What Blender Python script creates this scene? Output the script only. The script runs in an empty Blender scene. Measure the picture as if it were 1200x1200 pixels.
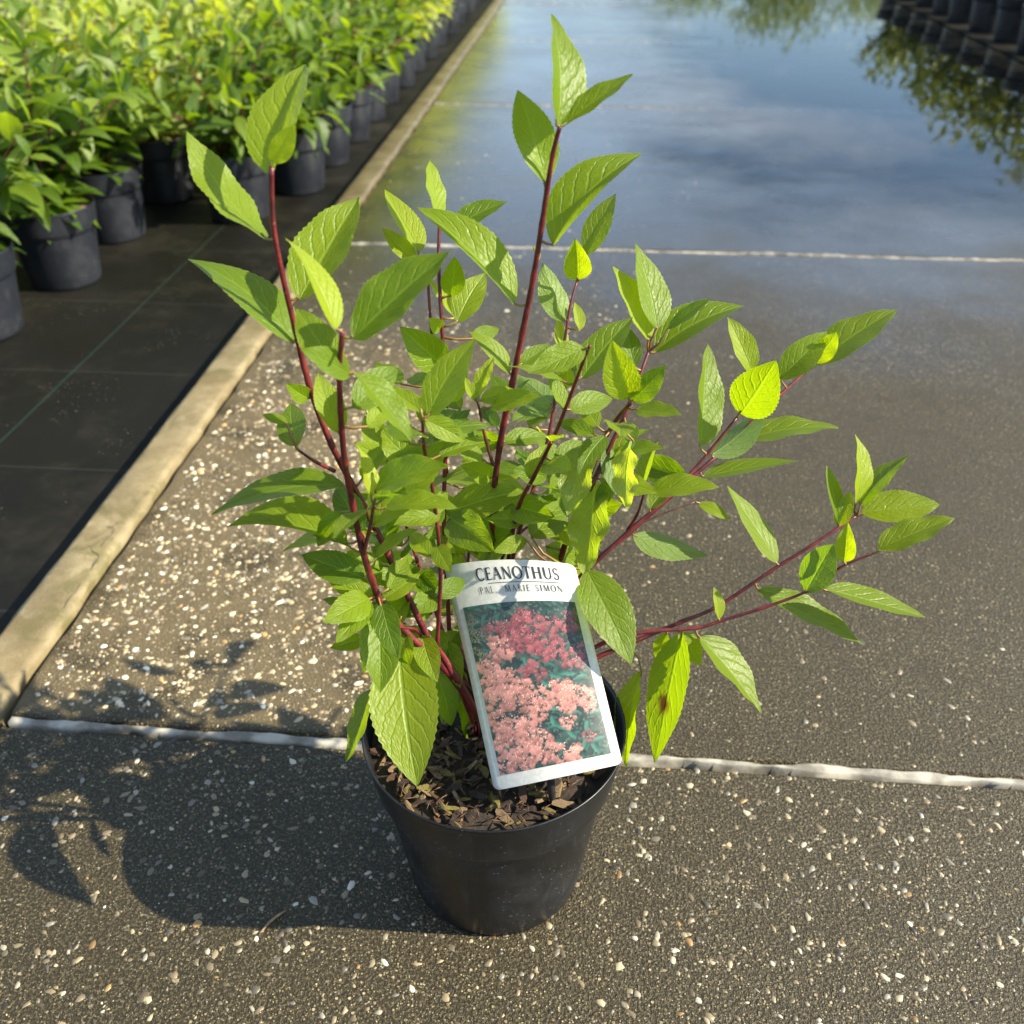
import bpy, math, random
import numpy as np
from mathutils import Vector, Matrix
R = math.radians
random.seed(7); rng = np.random.default_rng(7)
scene = bpy.context.scene
C = scene.collection

# ------------------------------------------------------------------ camera
PITCH, YAW, FPX, H = R(34.6), R(4.4), 1100.0, 0.678
FW = Vector((-math.sin(YAW), math.cos(YAW), 0)); RT = Vector((math.cos(YAW), math.sin(YAW), 0)); UPZ = Vector((0, 0, 1))
POTF = 0.477                                             # pot axis this far ahead of the lens
CAM = Vector((0.0497, -0.4746, H))
cam = bpy.data.cameras.new('camera'); camo = bpy.data.objects.new('camera', cam); C.objects.link(camo)
camo.location = CAM; camo.rotation_euler = (R(90) - PITCH, 0, YAW)
cam.sensor_width = 36; cam.lens = 36 * FPX / 1200; cam.clip_start = 0.02; cam.clip_end = 500
cam.dof.use_dof = True; cam.dof.focus_distance = 0.62; cam.dof.aperture_fstop = 8.5
scene.camera = camo
cy = scene.cycles; cy.max_bounces = 6; cy.diffuse_bounces = 2; cy.glossy_bounces = 2; cy.transmission_bounces = 3; cy.transparent_max_bounces = 6; cy.caustics_reflective = False; cy.caustics_refractive = False
# ------------------------------------------------------------------ world, sun, exposure
SUN_EL = R(36); SUN_DIR = Vector((0.997, -0.079, 0)).normalized()
w = bpy.data.worlds.new('World'); scene.world = w; w.use_nodes = True
nt = w.node_tree; nt.nodes.clear()
sky = nt.nodes.new('ShaderNodeTexSky'); sky.sky_type = 'NISHITA'; sky.sun_disc = False
sky.sun_elevation = SUN_EL; sky.sun_rotation = math.atan2(SUN_DIR.x, SUN_DIR.y)
sky.air_density = 1.0; sky.dust_density = 0.4; sky.ozone_density = 3.0
tc = nt.nodes.new('ShaderNodeTexCoord'); mp = nt.nodes.new('ShaderNodeMapping'); mp.inputs['Scale'].default_value = (1, 1, 3.2)
cn = nt.nodes.new('ShaderNodeTexNoise'); cn.inputs['Scale'].default_value = 2.6; cn.inputs['Detail'].default_value = 6; cn.inputs['Roughness'].default_value = 0.6
cr = nt.nodes.new('ShaderNodeValToRGB'); cr.color_ramp.elements[0].position = 0.50; cr.color_ramp.elements[1].position = 0.80
cr.color_ramp.elements[1].color = (0.85, 0.85, 0.85, 1)
mx = nt.nodes.new('ShaderNodeMix'); mx.data_type = 'RGBA'; mx.inputs[7].default_value = (9.9, 10.2, 10.4, 1)
bg = nt.nodes.new('ShaderNodeBackground'); bg.inputs[1].default_value = 0.108
wo = nt.nodes.new('ShaderNodeOutputWorld')
L = nt.links.new
L(tc.outputs['Generated'], mp.inputs[0]); L(mp.outputs[0], cn.inputs[0]); L(cn.outputs[0], cr.inputs[0])
L(cr.outputs[0], mx.inputs[0]); L(sky.outputs[0], mx.inputs[6]); L(mx.outputs[2], bg.inputs[0]); L(bg.outputs[0], wo.inputs[0])
sl = bpy.data.lights.new('sun', 'SUN'); sl.energy = 5.0; sl.angle = R(0.55); sl.color = (1, 0.92, 0.74)
so = bpy.data.objects.new('sun', sl); C.objects.link(so); so.location = (3, 0, 4)
sd = SUN_DIR * math.cos(SUN_EL) + UPZ * math.sin(SUN_EL)
so.rotation_euler = sd.to_track_quat('Z', 'Y').to_euler()
vs = scene.view_settings; vs.view_transform = 'Standard'; vs.look = 'None'; vs.gamma = 1; vs.use_curve_mapping = False; vs.exposure = 1.25

# ------------------------------------------------------------------ helpers
def ray(px, py):
    dx = (px - 600) / FPX; dy = (600 - py) / FPX
    f3 = FW * math.cos(PITCH) - UPZ * math.sin(PITCH); u3 = FW * math.sin(PITCH) + UPZ * math.cos(PITCH)
    return f3 + RT * dx + u3 * dy
VIEW = FW * math.cos(PITCH) - UPZ * math.sin(PITCH)
def P(px, py, d=0.0):                                     # pixel on the upright plane d metres beyond the pot axis
    r = ray(px, py); return CAM + r * ((POTF + d) / r.dot(FW))
def Z(px, py, z=0.0):                                     # pixel on a level plane
    r = ray(px, py); return CAM + r * ((z - CAM.z) / r.z)
def pixel(w):
    q = w - CAM; z = q.dot(VIEW); u3 = FW * math.sin(PITCH) + UPZ * math.cos(PITCH); return 600 + q.dot(RT) / z * FPX, 600 - q.dot(u3) / z * FPX, z
def D(px, py, depth): return CAM + ray(px, py) * depth

def mesh_obj(name, verts, faces, mat, parent=None, smooth=True, mats=None, fmat=None, uv=None):
    me = bpy.data.meshes.new(name); me.from_pydata([tuple(v) for v in verts], [], faces)
    for m in (mats or [mat]): me.materials.append(m)
    if fmat is not None: me.polygons.foreach_set('material_index', fmat)
    if smooth: me.polygons.foreach_set('use_smooth', [True] * len(me.polygons))
    if uv is not None:
        l = me.uv_layers.new(name='UVMap'); vi = np.zeros(len(me.loops), int); me.loops.foreach_get('vertex_index', vi)
        l.data.foreach_set('uv', np.asarray(uv, float)[vi].ravel())
    me.update()
    o = bpy.data.objects.new(name, me); C.objects.link(o)
    if parent: o.parent = parent
    return o
def empty(name, loc=(0, 0, 0), rz=0):
    o = bpy.data.objects.new(name, None); C.objects.link(o); o.location = loc; o.rotation_euler = (0, 0, rz); o.empty_display_size = 0.05; return o
def tag(o, label, cat=None, group=None, kind=None):
    o['label'] = label
    if cat: o['category'] = cat
    if group: o['group'] = group
    if kind: o['kind'] = kind
    return o
class MB:
    def __init__(s): s.v = []; s.f = []; s.m = []
    def box(s, x0, x1, y0, y1, z0, z1, m=0):
        b = len(s.v); s.v += [(x, y, z) for z in (z0, z1) for y in (y0, y1) for x in (x0, x1)]
        s.f += [tuple(b + i for i in q) for q in ((0, 2, 3, 1), (4, 5, 7, 6), (0, 1, 5, 4), (2, 6, 7, 3), (0, 4, 6, 2), (1, 3, 7, 5))]; s.m += [m] * 6
    def tube(s, pts, rad, n=7, m=0, cap=True):
        pts = [Vector(p) for p in pts]; b = len(s.v); k = len(pts)
        for i, p in enumerate(pts):
            t = (pts[min(i + 1, k - 1)] - pts[max(i - 1, 0)]).normalized()
            a = t.cross(Vector((0.31, 0.87, 0.2))).normalized(); c = t.cross(a)
            r = rad[i] if hasattr(rad, '__len__') else rad
            s.v += [tuple(p + (a * math.cos(q) + c * math.sin(q)) * r) for q in [2 * math.pi * j / n for j in range(n)]]
        for i in range(k - 1):
            for j in range(n):
                s.f.append((b + i * n + j, b + i * n + (j + 1) % n, b + (i + 1) * n + (j + 1) % n, b + (i + 1) * n + j)); s.m.append(m)
        if cap:
            s.f.append(tuple(b + j for j in range(n))[::-1]); s.f.append(tuple(b + (k - 1) * n + j for j in range(n))); s.m += [m, m]
    def lathe(s, prof, n=48, m=0, warp=None):
        b = len(s.v); k = len(prof)
        for r, z in prof:
            for j in range(n):
                a = 2 * math.pi * j / n; rr = r * (1 + (warp(a, z) if warp else 0)); s.v.append((rr * math.cos(a), rr * math.sin(a), z))
        for i in range(k - 1):
            for j in range(n):
                s.f.append((b + i * n + j, b + i * n + (j + 1) % n, b + (i + 1) * n + (j + 1) % n, b + (i + 1) * n + j)); s.m.append(m)
    def build(s, name, mat, parent=None, smooth=True, mats=None):
        return mesh_obj(name, s.v, s.f, mat, parent, smooth, mats, s.m if mats else None)

# ------------------------------------------------------------------ node helpers
class NT:
    def __init__(s, name):
        s.mat = bpy.data.materials.new(name); s.mat.use_nodes = True; s.t = s.mat.node_tree; s.t.nodes.clear()
        s.out = s.n('ShaderNodeOutputMaterial')
    def n(s, typ, **kw):
        x = s.t.nodes.new(typ)
        for k, v in kw.items(): setattr(x, k, v)
        return x
    def l(s, a, b): s.t.links.new(a, b)
    def put(s, inp, v):
        if hasattr(v, 'is_output'): s.l(v, inp)
        elif isinstance(v, (tuple, list)) and len(v) == 3 and inp.type == 'RGBA': inp.default_value = (*v, 1)
        else: inp.default_value = v
    def math(s, op, a, b=None, c=None, clamp=False):
        x = s.n('ShaderNodeMath', operation=op, use_clamp=clamp); s.put(x.inputs[0], a)
        if b is not None: s.put(x.inputs[1], b)
        if c is not None: s.put(x.inputs[2], c)
        return x.outputs[0]
    def mix(s, f, a, b, blend='MIX'):
        x = s.n('ShaderNodeMix', data_type='RGBA', blend_type=blend); s.put(x.inputs[0], f); s.put(x.inputs[6], a); s.put(x.inputs[7], b); return x.outputs[2]
    def fmix(s, f, a, b):
        x = s.n('ShaderNodeMix', data_type='FLOAT'); s.put(x.inputs[0], f); s.put(x.inputs[2], a); s.put(x.inputs[3], b); return x.outputs[0]
    def ss(s, v, lo, hi, a=0.0, b=1.0):
        x = s.n('ShaderNodeMapRange', interpolation_type='SMOOTHSTEP'); s.put(x.inputs[0], v)
        for i, q in zip((1, 2, 3, 4), (lo, hi, a, b)): s.put(x.inputs[i], q)
        return x.outputs[0]
    def noise(s, vec, scale, detail=4, rough=0.55, dist=0):
        x = s.n('ShaderNodeTexNoise'); s.put(x.inputs['Vector'], vec); x.inputs['Scale'].default_value = scale; x.inputs['Detail'].default_value = detail
        x.inputs['Roughness'].default_value = rough; x.inputs['Distortion'].default_value = dist; return x.outputs[0]
    def voro(s, vec, scale, feature='F1'):
        x = s.n('ShaderNodeTexVoronoi', feature=feature); s.put(x.inputs['Vector'], vec); x.inputs['Scale'].default_value = scale; return x
    def bump(s, h, strength, dist, normal=None):
        x = s.n('ShaderNodeBump'); s.put(x.inputs['Height'], h); x.inputs['Strength'].default_value = strength; x.inputs['Distance'].default_value = dist
        if normal is not None: s.l(normal, x.inputs['Normal'])
        return x.outputs[0]
    def pos(s): return s.n('ShaderNodeNewGeometry').outputs['Position']
    def obj(s): return s.n('ShaderNodeTexCoord').outputs['Object']
    def bsdf(s, **kw):
        x = s.n('ShaderNodeBsdfPrincipled')
        for k, v in kw.items(): s.put(x.inputs[k], v)
        return x
    def done(s, sh): s.l(sh, s.out.inputs[0]); return s.mat

def leaf_material(name, island=False, dark=False, stock=False):
    m = NT(name)
    uv = m.n('ShaderNodeUVMap', uv_map='UVMap').outputs[0]
    sp = m.n('ShaderNodeSeparateXYZ'); m.l(uv, sp.inputs[0]); u = sp.outputs[0]; v = sp.outputs[1]
    au = m.math('ABSOLUTE', m.math('MULTIPLY', m.math('SUBTRACT', u, 0.5), 2.0))
    wob = m.noise(uv, 6, 2)
    # side veins that leave the midrib and arch towards the tip
    ph = m.math('SUBTRACT', m.math('MULTIPLY', m.math('ADD', v, m.math('MULTIPLY', wob, 0.10)), 6.2), m.math('MULTIPLY', m.math('POWER', au, 1.15), 2.3))
    fr = m.math('FRACT', ph); dv = m.math('ABSOLUTE', m.math('SUBTRACT', fr, 0.5))           # 0.5 = on the vein
    vein = m.math('MULTIPLY', m.ss(dv, 0.36, 0.5), m.ss(au, 1.0, 0.72))
    mid = m.ss(au, 0.10, 0.02)
    allv = m.math('MAXIMUM', m.math('MULTIPLY', vein, 0.7), mid)
    ph2 = m.math('MULTIPLY', m.math('SUBTRACT', fr, 0.5), 1.0)
    net = m.voro(uv, 26).outputs[0]
    height = m.math('ADD', m.math('MULTIPLY', allv, -1.0), m.math('MULTIPLY', net, -0.45))
    info = m.n('ShaderNodeObjectInfo'); sc = m.n('ShaderNodeSeparateColor'); m.l(info.outputs['Color'], sc.inputs[0])
    geo = m.n('ShaderNodeNewGeometry')
    rnd = geo.outputs['Random Per Island'] if island else info.outputs['Random']
    blotch = m.noise(m.obj(), 60, 3)
    mature = m.mix(rnd, (0.062, 0.120, 0.005), (0.165, 0.235, 0.008))
    young = m.mix(rnd, (0.24, 0.31, 0.009), (0.33, 0.37, 0.020))
    if dark: mature = m.mix(rnd, (0.012, 0.024, 0.005), (0.024, 0.040, 0.008)); young = mature  # shade side of the far row and trees put into the leaf colour
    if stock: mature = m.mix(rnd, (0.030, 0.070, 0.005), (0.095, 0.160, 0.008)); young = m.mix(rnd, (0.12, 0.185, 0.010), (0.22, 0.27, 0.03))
    yv = m.ss(rnd, 0.6, 1.0, 0, 0.40) if island else sc.outputs[0]
    col = m.mix(yv, mature, young)
    col = m.mix(sc.outputs[1], col, (0.30, 0.34, 0.10))
    col = m.mix(m.math('MULTIPLY', blotch, 0.35), col, m.mix(1.0, col, (0.55, 0.72, 0.5), 'MULTIPLY'))
    col = m.mix(m.math('MULTIPLY', allv, 0.26), col, (0.24, 0.37, 0.06))
    edge = m.ss(au, 0.93, 1.0); col = m.mix(m.math('MULTIPLY', edge, 0.35), col, (0.26, 0.34, 0.07))
    # brown damage on the one spotted leaf
    cx = m.math('DIVIDE', m.math('SUBTRACT', u, 0.56), 0.24); cy = m.math('DIVIDE', m.math('SUBTRACT', v, 0.56), 0.13)
    dd = m.math('ADD', m.math('SQRT', m.math('ADD', m.math('POWER', cx, 2.0), m.math('POWER', cy, 2.0))), m.math('MULTIPLY', m.noise(uv, 11, 4), 1.1))
    spot = m.math('MULTIPLY', m.ss(dd, 1.5, 0.7), sc.outputs[2])
    col = m.mix(spot, col, (0.055, 0.022, 0.012))
    under = m.mix(0.45, col, (0.20, 0.30, 0.13))
    top = m.mix(geo.outputs['Backfacing'], col, under)
    nb = m.bump(height, 0.55, 0.0009)
    pb = m.bsdf(**{'Base Color': top, 'Roughness': m.fmix(blotch, 0.36, 0.52), 'Normal': nb}); pb.inputs['Specular IOR Level'].default_value = 0.34 if island else 0.42
    tr = m.n('ShaderNodeBsdfTranslucent'); tcol = m.mix(1.0, col, (3.1, 2.95, 0.5), 'MULTIPLY')
    m.l(tcol, tr.inputs[0]); m.l(nb, tr.inputs[1])
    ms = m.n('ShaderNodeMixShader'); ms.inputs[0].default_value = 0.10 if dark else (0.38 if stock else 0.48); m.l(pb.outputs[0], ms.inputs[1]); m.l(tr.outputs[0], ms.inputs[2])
    return m.done(ms.outputs[0])

def stem_material(name, a, b):
    m = NT(name); p = m.obj()
    nz = m.noise(p, 90, 4); col = m.mix(m.ss(nz, 0.35, 0.7), a, b)
    col = m.mix(m.ss(m.noise(p, 420, 2), 0.66, 0.75, 0, 0.4), col, (0.30, 0.20, 0.13))
    return m.done(m.bsdf(**{'Base Color': col, 'Roughness': 0.42, 'Normal': m.bump(nz, 0.4, 0.001)}).outputs[0])

def plastic_material(name, base, dust, amount):
    m = NT(name); p = m.obj()
    st = m.n('ShaderNodeMapping'); m.l(p, st.inputs[0]); st.inputs['Scale'].default_value = (1, 1, 0.22)
    d1 = m.ss(m.noise(p, 16, 5, 0.65), 0.42, 0.75); d2 = m.ss(m.noise(st.outputs[0], 110, 3, 0.7), 0.5, 0.8)
    sp = m.voro(p, 230); spk = m.math('MULTIPLY', m.ss(sp.outputs[0], 0.17, 0.08), m.ss(m.noise(p, 30, 2), 0.5, 0.6))
    f = m.math('MULTIPLY', m.math('ADD', m.math('MULTIPLY', d1, 0.6), m.math('MULTIPLY', d2, 0.5)), amount, clamp=True)
    col = m.mix(f, base, dust); col = m.mix(m.math('MULTIPLY', spk, 0.55), col, (0.28, 0.26, 0.22))
    return m.done(m.bsdf(**{'Base Color': col, 'Roughness': m.fmix(d1, 0.36, 0.56), 'Normal': m.bump(m.noise(p, 130, 3), 0.12, 0.001)}).outputs[0])

def concrete_material():
    m = NT('exposed_aggregate_concrete'); p = m.pos()
    sx = m.n('ShaderNodeSeparateXYZ'); m.l(p, sx.inputs[0])
    big = m.noise(p, 2.3, 4, 0.6); med = m.noise(p, 11, 4, 0.65); fine = m.noise(p, 380, 2, 0.75)
    wet = m.ss(m.math('ADD', sx.outputs[1], m.math('MULTIPLY', m.math('SUBTRACT', big, 0.5), 1.6)), 0.75, 1.7)
    col = m.mix(med, (0.0150, 0.0115, 0.0046), (0.043, 0.0330, 0.0135))
    col = m.mix(m.ss(fine, 0.45, 0.75), col, (0.130, 0.102, 0.050))
    sand = m.math('MULTIPLY', m.math('MULTIPLY', m.ss(sx.outputs[0], 0.10, -0.28), m.ss(sx.outputs[1], 0.115, 0.14)), m.math('MULTIPLY', m.ss(sx.outputs[1], 1.25, 0.7), m.ss(med, 0.32, 0.56)))
    col = m.mix(m.math('MULTIPLY', sand, 0.6), col, (0.20, 0.150, 0.076))
    def chips(scale, keep, r0, r1):
        v = m.voro(p, scale); sc = m.n('ShaderNodeSeparateColor'); m.l(v.outputs['Color'], sc.inputs[0])
        f = m.math('MULTIPLY', m.ss(v.outputs['Distance'], r1, r0), m.math('GREATER_THAN', sc.outputs[0], keep))
        c = m.mix(sc.outputs[1], (0.16, 0.122, 0.060), (0.48, 0.39, 0.215)); return f, c
    f1, c1 = chips(420, 0.60, 0.22, 0.38); f2, c2 = chips(210, 0.72, 0.2, 0.34)
    dens = m.ss(big, 0.35, 0.6, 0.35, 1.0)
    col = m.mix(m.math('MULTIPLY', f1, m.math('MULTIPLY', dens, 0.75)), col, c1); col = m.mix(m.math('MULTIPLY', f2, m.math('MULTIPLY', dens, 0.85)), col, c2)
    dark = m.mix(1.0, col, (0.62, 0.62, 0.63), 'MULTIPLY')
    stain = m.ss(med, 0.50, 0.62); col = m.mix(m.math('MULTIPLY', stain, 0.45), col, dark)
    col = m.mix(m.math('MULTIPLY', wet, 0.85), col, dark)
    moss = m.math('MULTIPLY', m.ss(sx.outputs[0], -0.18, -0.44), m.ss(m.noise(p, 7, 4), 0.42, 0.6))
    col = m.mix(m.math('MULTIPLY', moss, m.ss(sx.outputs[1], 1.2, 2.6, 0, 0.55)), col, (0.13, 0.115, 0.02))
    rough = m.fmix(wet, m.fmix(med, 0.40, 0.62), m.fmix(big, 0.18, 0.36))
    hgt = m.math('ADD', m.math('ADD', m.math('MULTIPLY', fine, 0.7), m.math('MULTIPLY', f1, 0.35)), m.math('MULTIPLY', f2, 0.5))
    nb = m.n('ShaderNodeBump'); m.l(hgt, nb.inputs['Height']); nb.inputs['Distance'].default_value = 0.0030; m.l(m.fmix(wet, 1.0, 0.14), nb.inputs['Strength'])
    b = m.bsdf(**{'Base Color': col, 'Roughness': rough, 'Normal': nb.outputs[0], 'Specular IOR Level': 0.32})
    m.l(m.fmix(wet, 0.0, 1.0), b.inputs['Coat Weight']); m.l(m.fmix(big, 0.10, 0.34), b.inputs['Coat Roughness']); b.inputs['Coat IOR'].default_value = 1.33
    return m.done(b.outputs[0])

def attr_material(name, rough, bump=None, mul=1.0, attr='Col', spec=0.5):
    m = NT(name); a = m.n('ShaderNodeAttribute', attribute_name=attr)
    kw = {'Base Color': a.outputs['Color'], 'Roughness': rough}
    if bump: kw['Normal'] = m.bump(m.noise(m.obj(), bump[0], 3), bump[1], bump[2])
    b = m.bsdf(**kw); b.inputs['Specular IOR Level'].default_value = spec
    return m.done(b.outputs[0])

def kerb_material():
    m = NT('weathered_kerb_concrete'); p = m.pos()
    n1 = m.noise(p, 9, 6, 0.65); n2 = m.noise(p, 45, 4); n3 = m.noise(p, 300, 3)
    col = m.mix(m.ss(n1, 0.35, 0.65), (0.145, 0.105, 0.045), (0.245, 0.195, 0.10))
    col = m.mix(m.ss(n2, 0.55, 0.72, 0, 0.5), col, (0.31, 0.265, 0.155))
    col = m.mix(m.ss(m.noise(p, 17, 5, 0.7, 0.5), 0.50, 0.66, 0, 0.75), col, (0.11, 0.095, 0.030))
    col = m.mix(m.ss(n3, 0.58, 0.75, 0, 0.5), col, (0.12, 0.10, 0.065))
    sy = m.n('ShaderNodeSeparateXYZ'); m.l(p, sy.inputs[0]); wet = m.ss(m.math('ADD', sy.outputs[1], n1), 1.3, 2.6)
    col = m.mix(m.math('MULTIPLY', wet, 0.8), col, m.mix(1.0, col, (0.5, 0.5, 0.5), 'MULTIPLY'))
    return m.done(m.bsdf(**{'Base Color': col, 'Roughness': m.fmix(wet, 0.62, 0.35), 'Normal': m.bump(n3, 0.5, 0.0015)}).outputs[0])

def tarp_material():
    m = NT('woven_ground_cloth'); p = m.pos()
    sx = m.n('ShaderNodeSeparateXYZ'); m.l(p, sx.inputs[0]); x = sx.outputs[0]; y = sx.outputs[1]
    def lines(c, off, per, wd):
        q = m.math('FRACT', m.math('DIVIDE', m.math('ADD', m.math('ADD', c, m.math('MULTIPLY', m.noise(p, 2, 2), 0.012)), off), per))
        return m.ss(m.math('ABSOLUTE', m.math('SUBTRACT', q, 0.5)), wd / per, wd / per * 0.4)
    lx = lines(x, 0.79 + 0.1485, 0.3, 0.0022); ly = lines(y, -0.6 + 0.1485, 0.3, 0.0018)
    wx = m.math('SINE', m.math('MULTIPLY', x, 2400)); wy = m.math('SINE', m.math('MULTIPLY', y, 2400)); weave = m.math('MULTIPLY', wx, wy)
    dirt = m.ss(m.noise(p, 4.2, 6, 0.7), 0.46, 0.72); grit = m.ss(m.voro(p, 120).outputs[0], 0.16, 0.08)
    col = m.mix(m.math('MULTIPLY', dirt, 0.6), (0.0085, 0.0080, 0.0062), (0.036, 0.031, 0.021))
    col = m.mix(m.math('MULTIPLY', lx, 0.28), col, (0.035, 0.10, 0.075)); col = m.mix(m.math('MULTIPLY', ly, 0.35), col, (0.05, 0.055, 0.05))
    col = m.mix(m.math('MULTIPLY', m.math('MULTIPLY', grit, m.ss(m.noise(p, 9, 3), 0.5, 0.64)), 0.7), col, (0.20, 0.17, 0.12))
    wet = m.ss(m.noise(p, 1.9, 4), 0.40, 0.62)
    return m.done(m.bsdf(**{'Base Color': col, 'Specular IOR Level': 0.16, 'Roughness': m.fmix(wet, 0.6, 0.34), 'Normal': m.bump(m.math('ADD', weave, m.math('MULTIPLY', m.noise(p, 30, 3), 2.5)), 0.25, 0.0012)}).outputs[0])

def simple(name, col, rough, noise=None, col2=None, bump=0.0, spec=0.5):
    m = NT(name); p = m.obj(); n = m.noise(p, noise or 30, 5)
    return m.done(m.bsdf(**{'Base Color': m.mix(m.ss(n, 0.35, 0.65), col, col2 or col), 'Roughness': rough, 'Normal': m.bump(n, bump, 0.002), 'Specular IOR Level': spec}).outputs[0])

def water_material():
    m = NT('standing_water'); p = m.pos()
    sx = m.n('ShaderNodeSeparateXYZ'); m.l(p, sx.inputs[0]); x = sx.outputs[0]; y = sx.outputs[1]
    nz = m.math('MULTIPLY', m.math('SUBTRACT', m.noise(p, 2.4, 6, 0.6), 0.5), 1.5)
    # water depth: a shallow sag in the slabs, thinning out at a ragged shore
    xs = m.math('ADD', x, m.math('MULTIPLY', y, -0.02))
    dl = m.ss(m.math('ADD', xs, m.math('MULTIPLY', nz, 0.55)), -0.02, 0.55); dn = m.ss(m.math('ADD', y, m.math('MULTIPLY', nz, 0.9)), 1.2, 2.5)
    dr = m.ss(m.math('ADD', xs, m.math('MULTIPLY', nz, 0.3)), 1.86, 1.6)
    mask = m.math('MULTIPLY', m.math('MULTIPLY', dl, dn), dr)
    rip = m.bump(m.noise(p, 14, 2), 0.05, 0.002)
    fr = m.n('ShaderNodeFresnel'); fr.inputs[0].default_value = 1.33; m.l(rip, fr.inputs[1])
    gl = m.n('ShaderNodeBsdfAnisotropic') if False else m.n('ShaderNodeBsdfGlossy'); gl.inputs['Roughness'].default_value = 0.03; m.l(rip, gl.inputs['Normal'])
    tr = m.n('ShaderNodeBsdfTransparent'); tr.inputs[0].default_value = (0.92, 0.92, 0.90, 1)
    tr0 = m.n('ShaderNodeBsdfTransparent')
    a = m.n('ShaderNodeMixShader'); m.l(fr.outputs[0], a.inputs[0]); m.l(tr.outputs[0], a.inputs[1]); m.l(gl.outputs[0], a.inputs[2])
    b = m.n('ShaderNodeMixShader'); m.l(mask, b.inputs[0]); m.l(tr0.outputs[0], b.inputs[1]); m.l(a.outputs[0], b.inputs[2])
    return m.done(b.outputs[0])

M = dict(
    leaf=leaf_material('green_leaf'), stock_leaf=leaf_material('stock_leaf', stock=True), foliage=leaf_material('green_foliage', island=True, stock=True), shade_toned_foliage=leaf_material('shade_toned_green_foliage', island=True, dark=True),
    stem=stem_material('red_bark', (0.062, 0.006, 0.010), (0.165, 0.018, 0.020)), twig=stem_material('dull_red_bark', (0.05, 0.016, 0.012), (0.13, 0.045, 0.028)),
    petiole=stem_material('petiole_skin', (0.22, 0.10, 0.03), (0.20, 0.20, 0.04)),
    pot=plastic_material('black_pot_plastic', (0.0040, 0.0045, 0.0058), (0.042, 0.044, 0.048), 0.6),
    greypot=plastic_material('grey_pot_plastic', (0.013, 0.015, 0.020), (0.036, 0.038, 0.043), 0.6),
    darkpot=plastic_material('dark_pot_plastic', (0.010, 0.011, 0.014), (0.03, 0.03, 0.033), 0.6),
    soil=simple('damp_potting_soil', (0.010, 0.006, 0.004), 0.75, 120, (0.04, 0.024, 0.013), 0.8),
    concrete=concrete_material(), kerb=kerb_material(), tarp=tarp_material(), water=water_material(),
    stone=attr_material('aggregate_stone', 0.42, (400, 0.3, 0.001)),
    seal=simple('pale_joint_mortar', (0.17, 0.15, 0.115), 0.65, 38, (0.42, 0.385, 0.31), 0.6),
    bed=simple('dark_bedding', (0.012, 0.011, 0.009), 0.8, 20, (0.03, 0.026, 0.02), 0.4),
    ground=simple('bare_earth', (0.05, 0.045, 0.03), 0.9, 0.7, (0.08, 0.075, 0.04), 0.3),
    trunk=simple('tree_bark', (0.05, 0.038, 0.026), 0.85, 14, (0.09, 0.07, 0.05), 0.8),
    card=simple('glossy_label_card', (0.47, 0.465, 0.425), 0.36, 300, (0.54, 0.53, 0.49), 0.03), ink=simple('black_ink', (0.022, 0.022, 0.026), 0.4),  # white card greyed evenly, leaf shade put into its colour
    print=attr_material('printed_picture', 0.32), stick=simple('black_stick', (0.012, 0.012, 0.012), 0.35, 50, (0.03, 0.03, 0.03)),
    root=simple('dry_root', (0.09, 0.07, 0.045), 0.8, 80, (0.14, 0.11, 0.07)))
for i, (a, b) in enumerate([((0.055, 0.026, 0.013), (0.13, 0.065, 0.03)), ((0.022, 0.012, 0.008), (0.06, 0.032, 0.018)), ((0.20, 0.12, 0.055), (0.38, 0.26, 0.13)), ((0.12, 0.095, 0.018), (0.30, 0.23, 0.05))]):
    M['chip%d' % i] = simple('bark_mulch_%s' % 'abcd'[i], a, 0.6, 160, b, 0.8)

# ------------------------------------------------------------------ ground, path, kerb
XL, XR = -0.4925, 1.83
JY = [-1.30, 0.115, 1.505, 2.95, 4.37, 5.80, 7.25, 8.7, 10.2]
def sheet(name, x0, x1, y0, y1, z, mat, nx=1, ny=1):
    v = [(x0 + (x1 - x0) * i / nx, y0 + (y1 - y0) * j / ny, z) for j in range(ny + 1) for i in range(nx + 1)]
    f = [(j * (nx + 1) + i, j * (nx + 1) + i + 1, (j + 1) * (nx + 1) + i + 1, (j + 1) * (nx + 1) + i) for j in range(ny) for i in range(nx)]
    return mesh_obj(name, v, f, mat)
tag(sheet('ground', -150, 150, -150, 200, -0.10, M['ground']), 'bare brown nursery ground around the growing beds', kind='structure')
tag(sheet('ground_cloth', -9, -0.552, -3, 14, -0.022, M['tarp']), 'black woven ground cloth with faint green grid lines left of the kerb', kind='structure')
tag(sheet('ground_cloth', 1.90, 9, -3, 14, -0.018, M['tarp']), 'black woven ground cloth under the dark pots across the path', kind='structure')
mb = MB(); mb.box(-0.56, 1.895, -1.4, 10.3, -0.095, -0.045)
path = tag(mb.build('path', M['bed'], smooth=False), 'wet exposed aggregate concrete slab path with pale joints', kind='structure')

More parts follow.
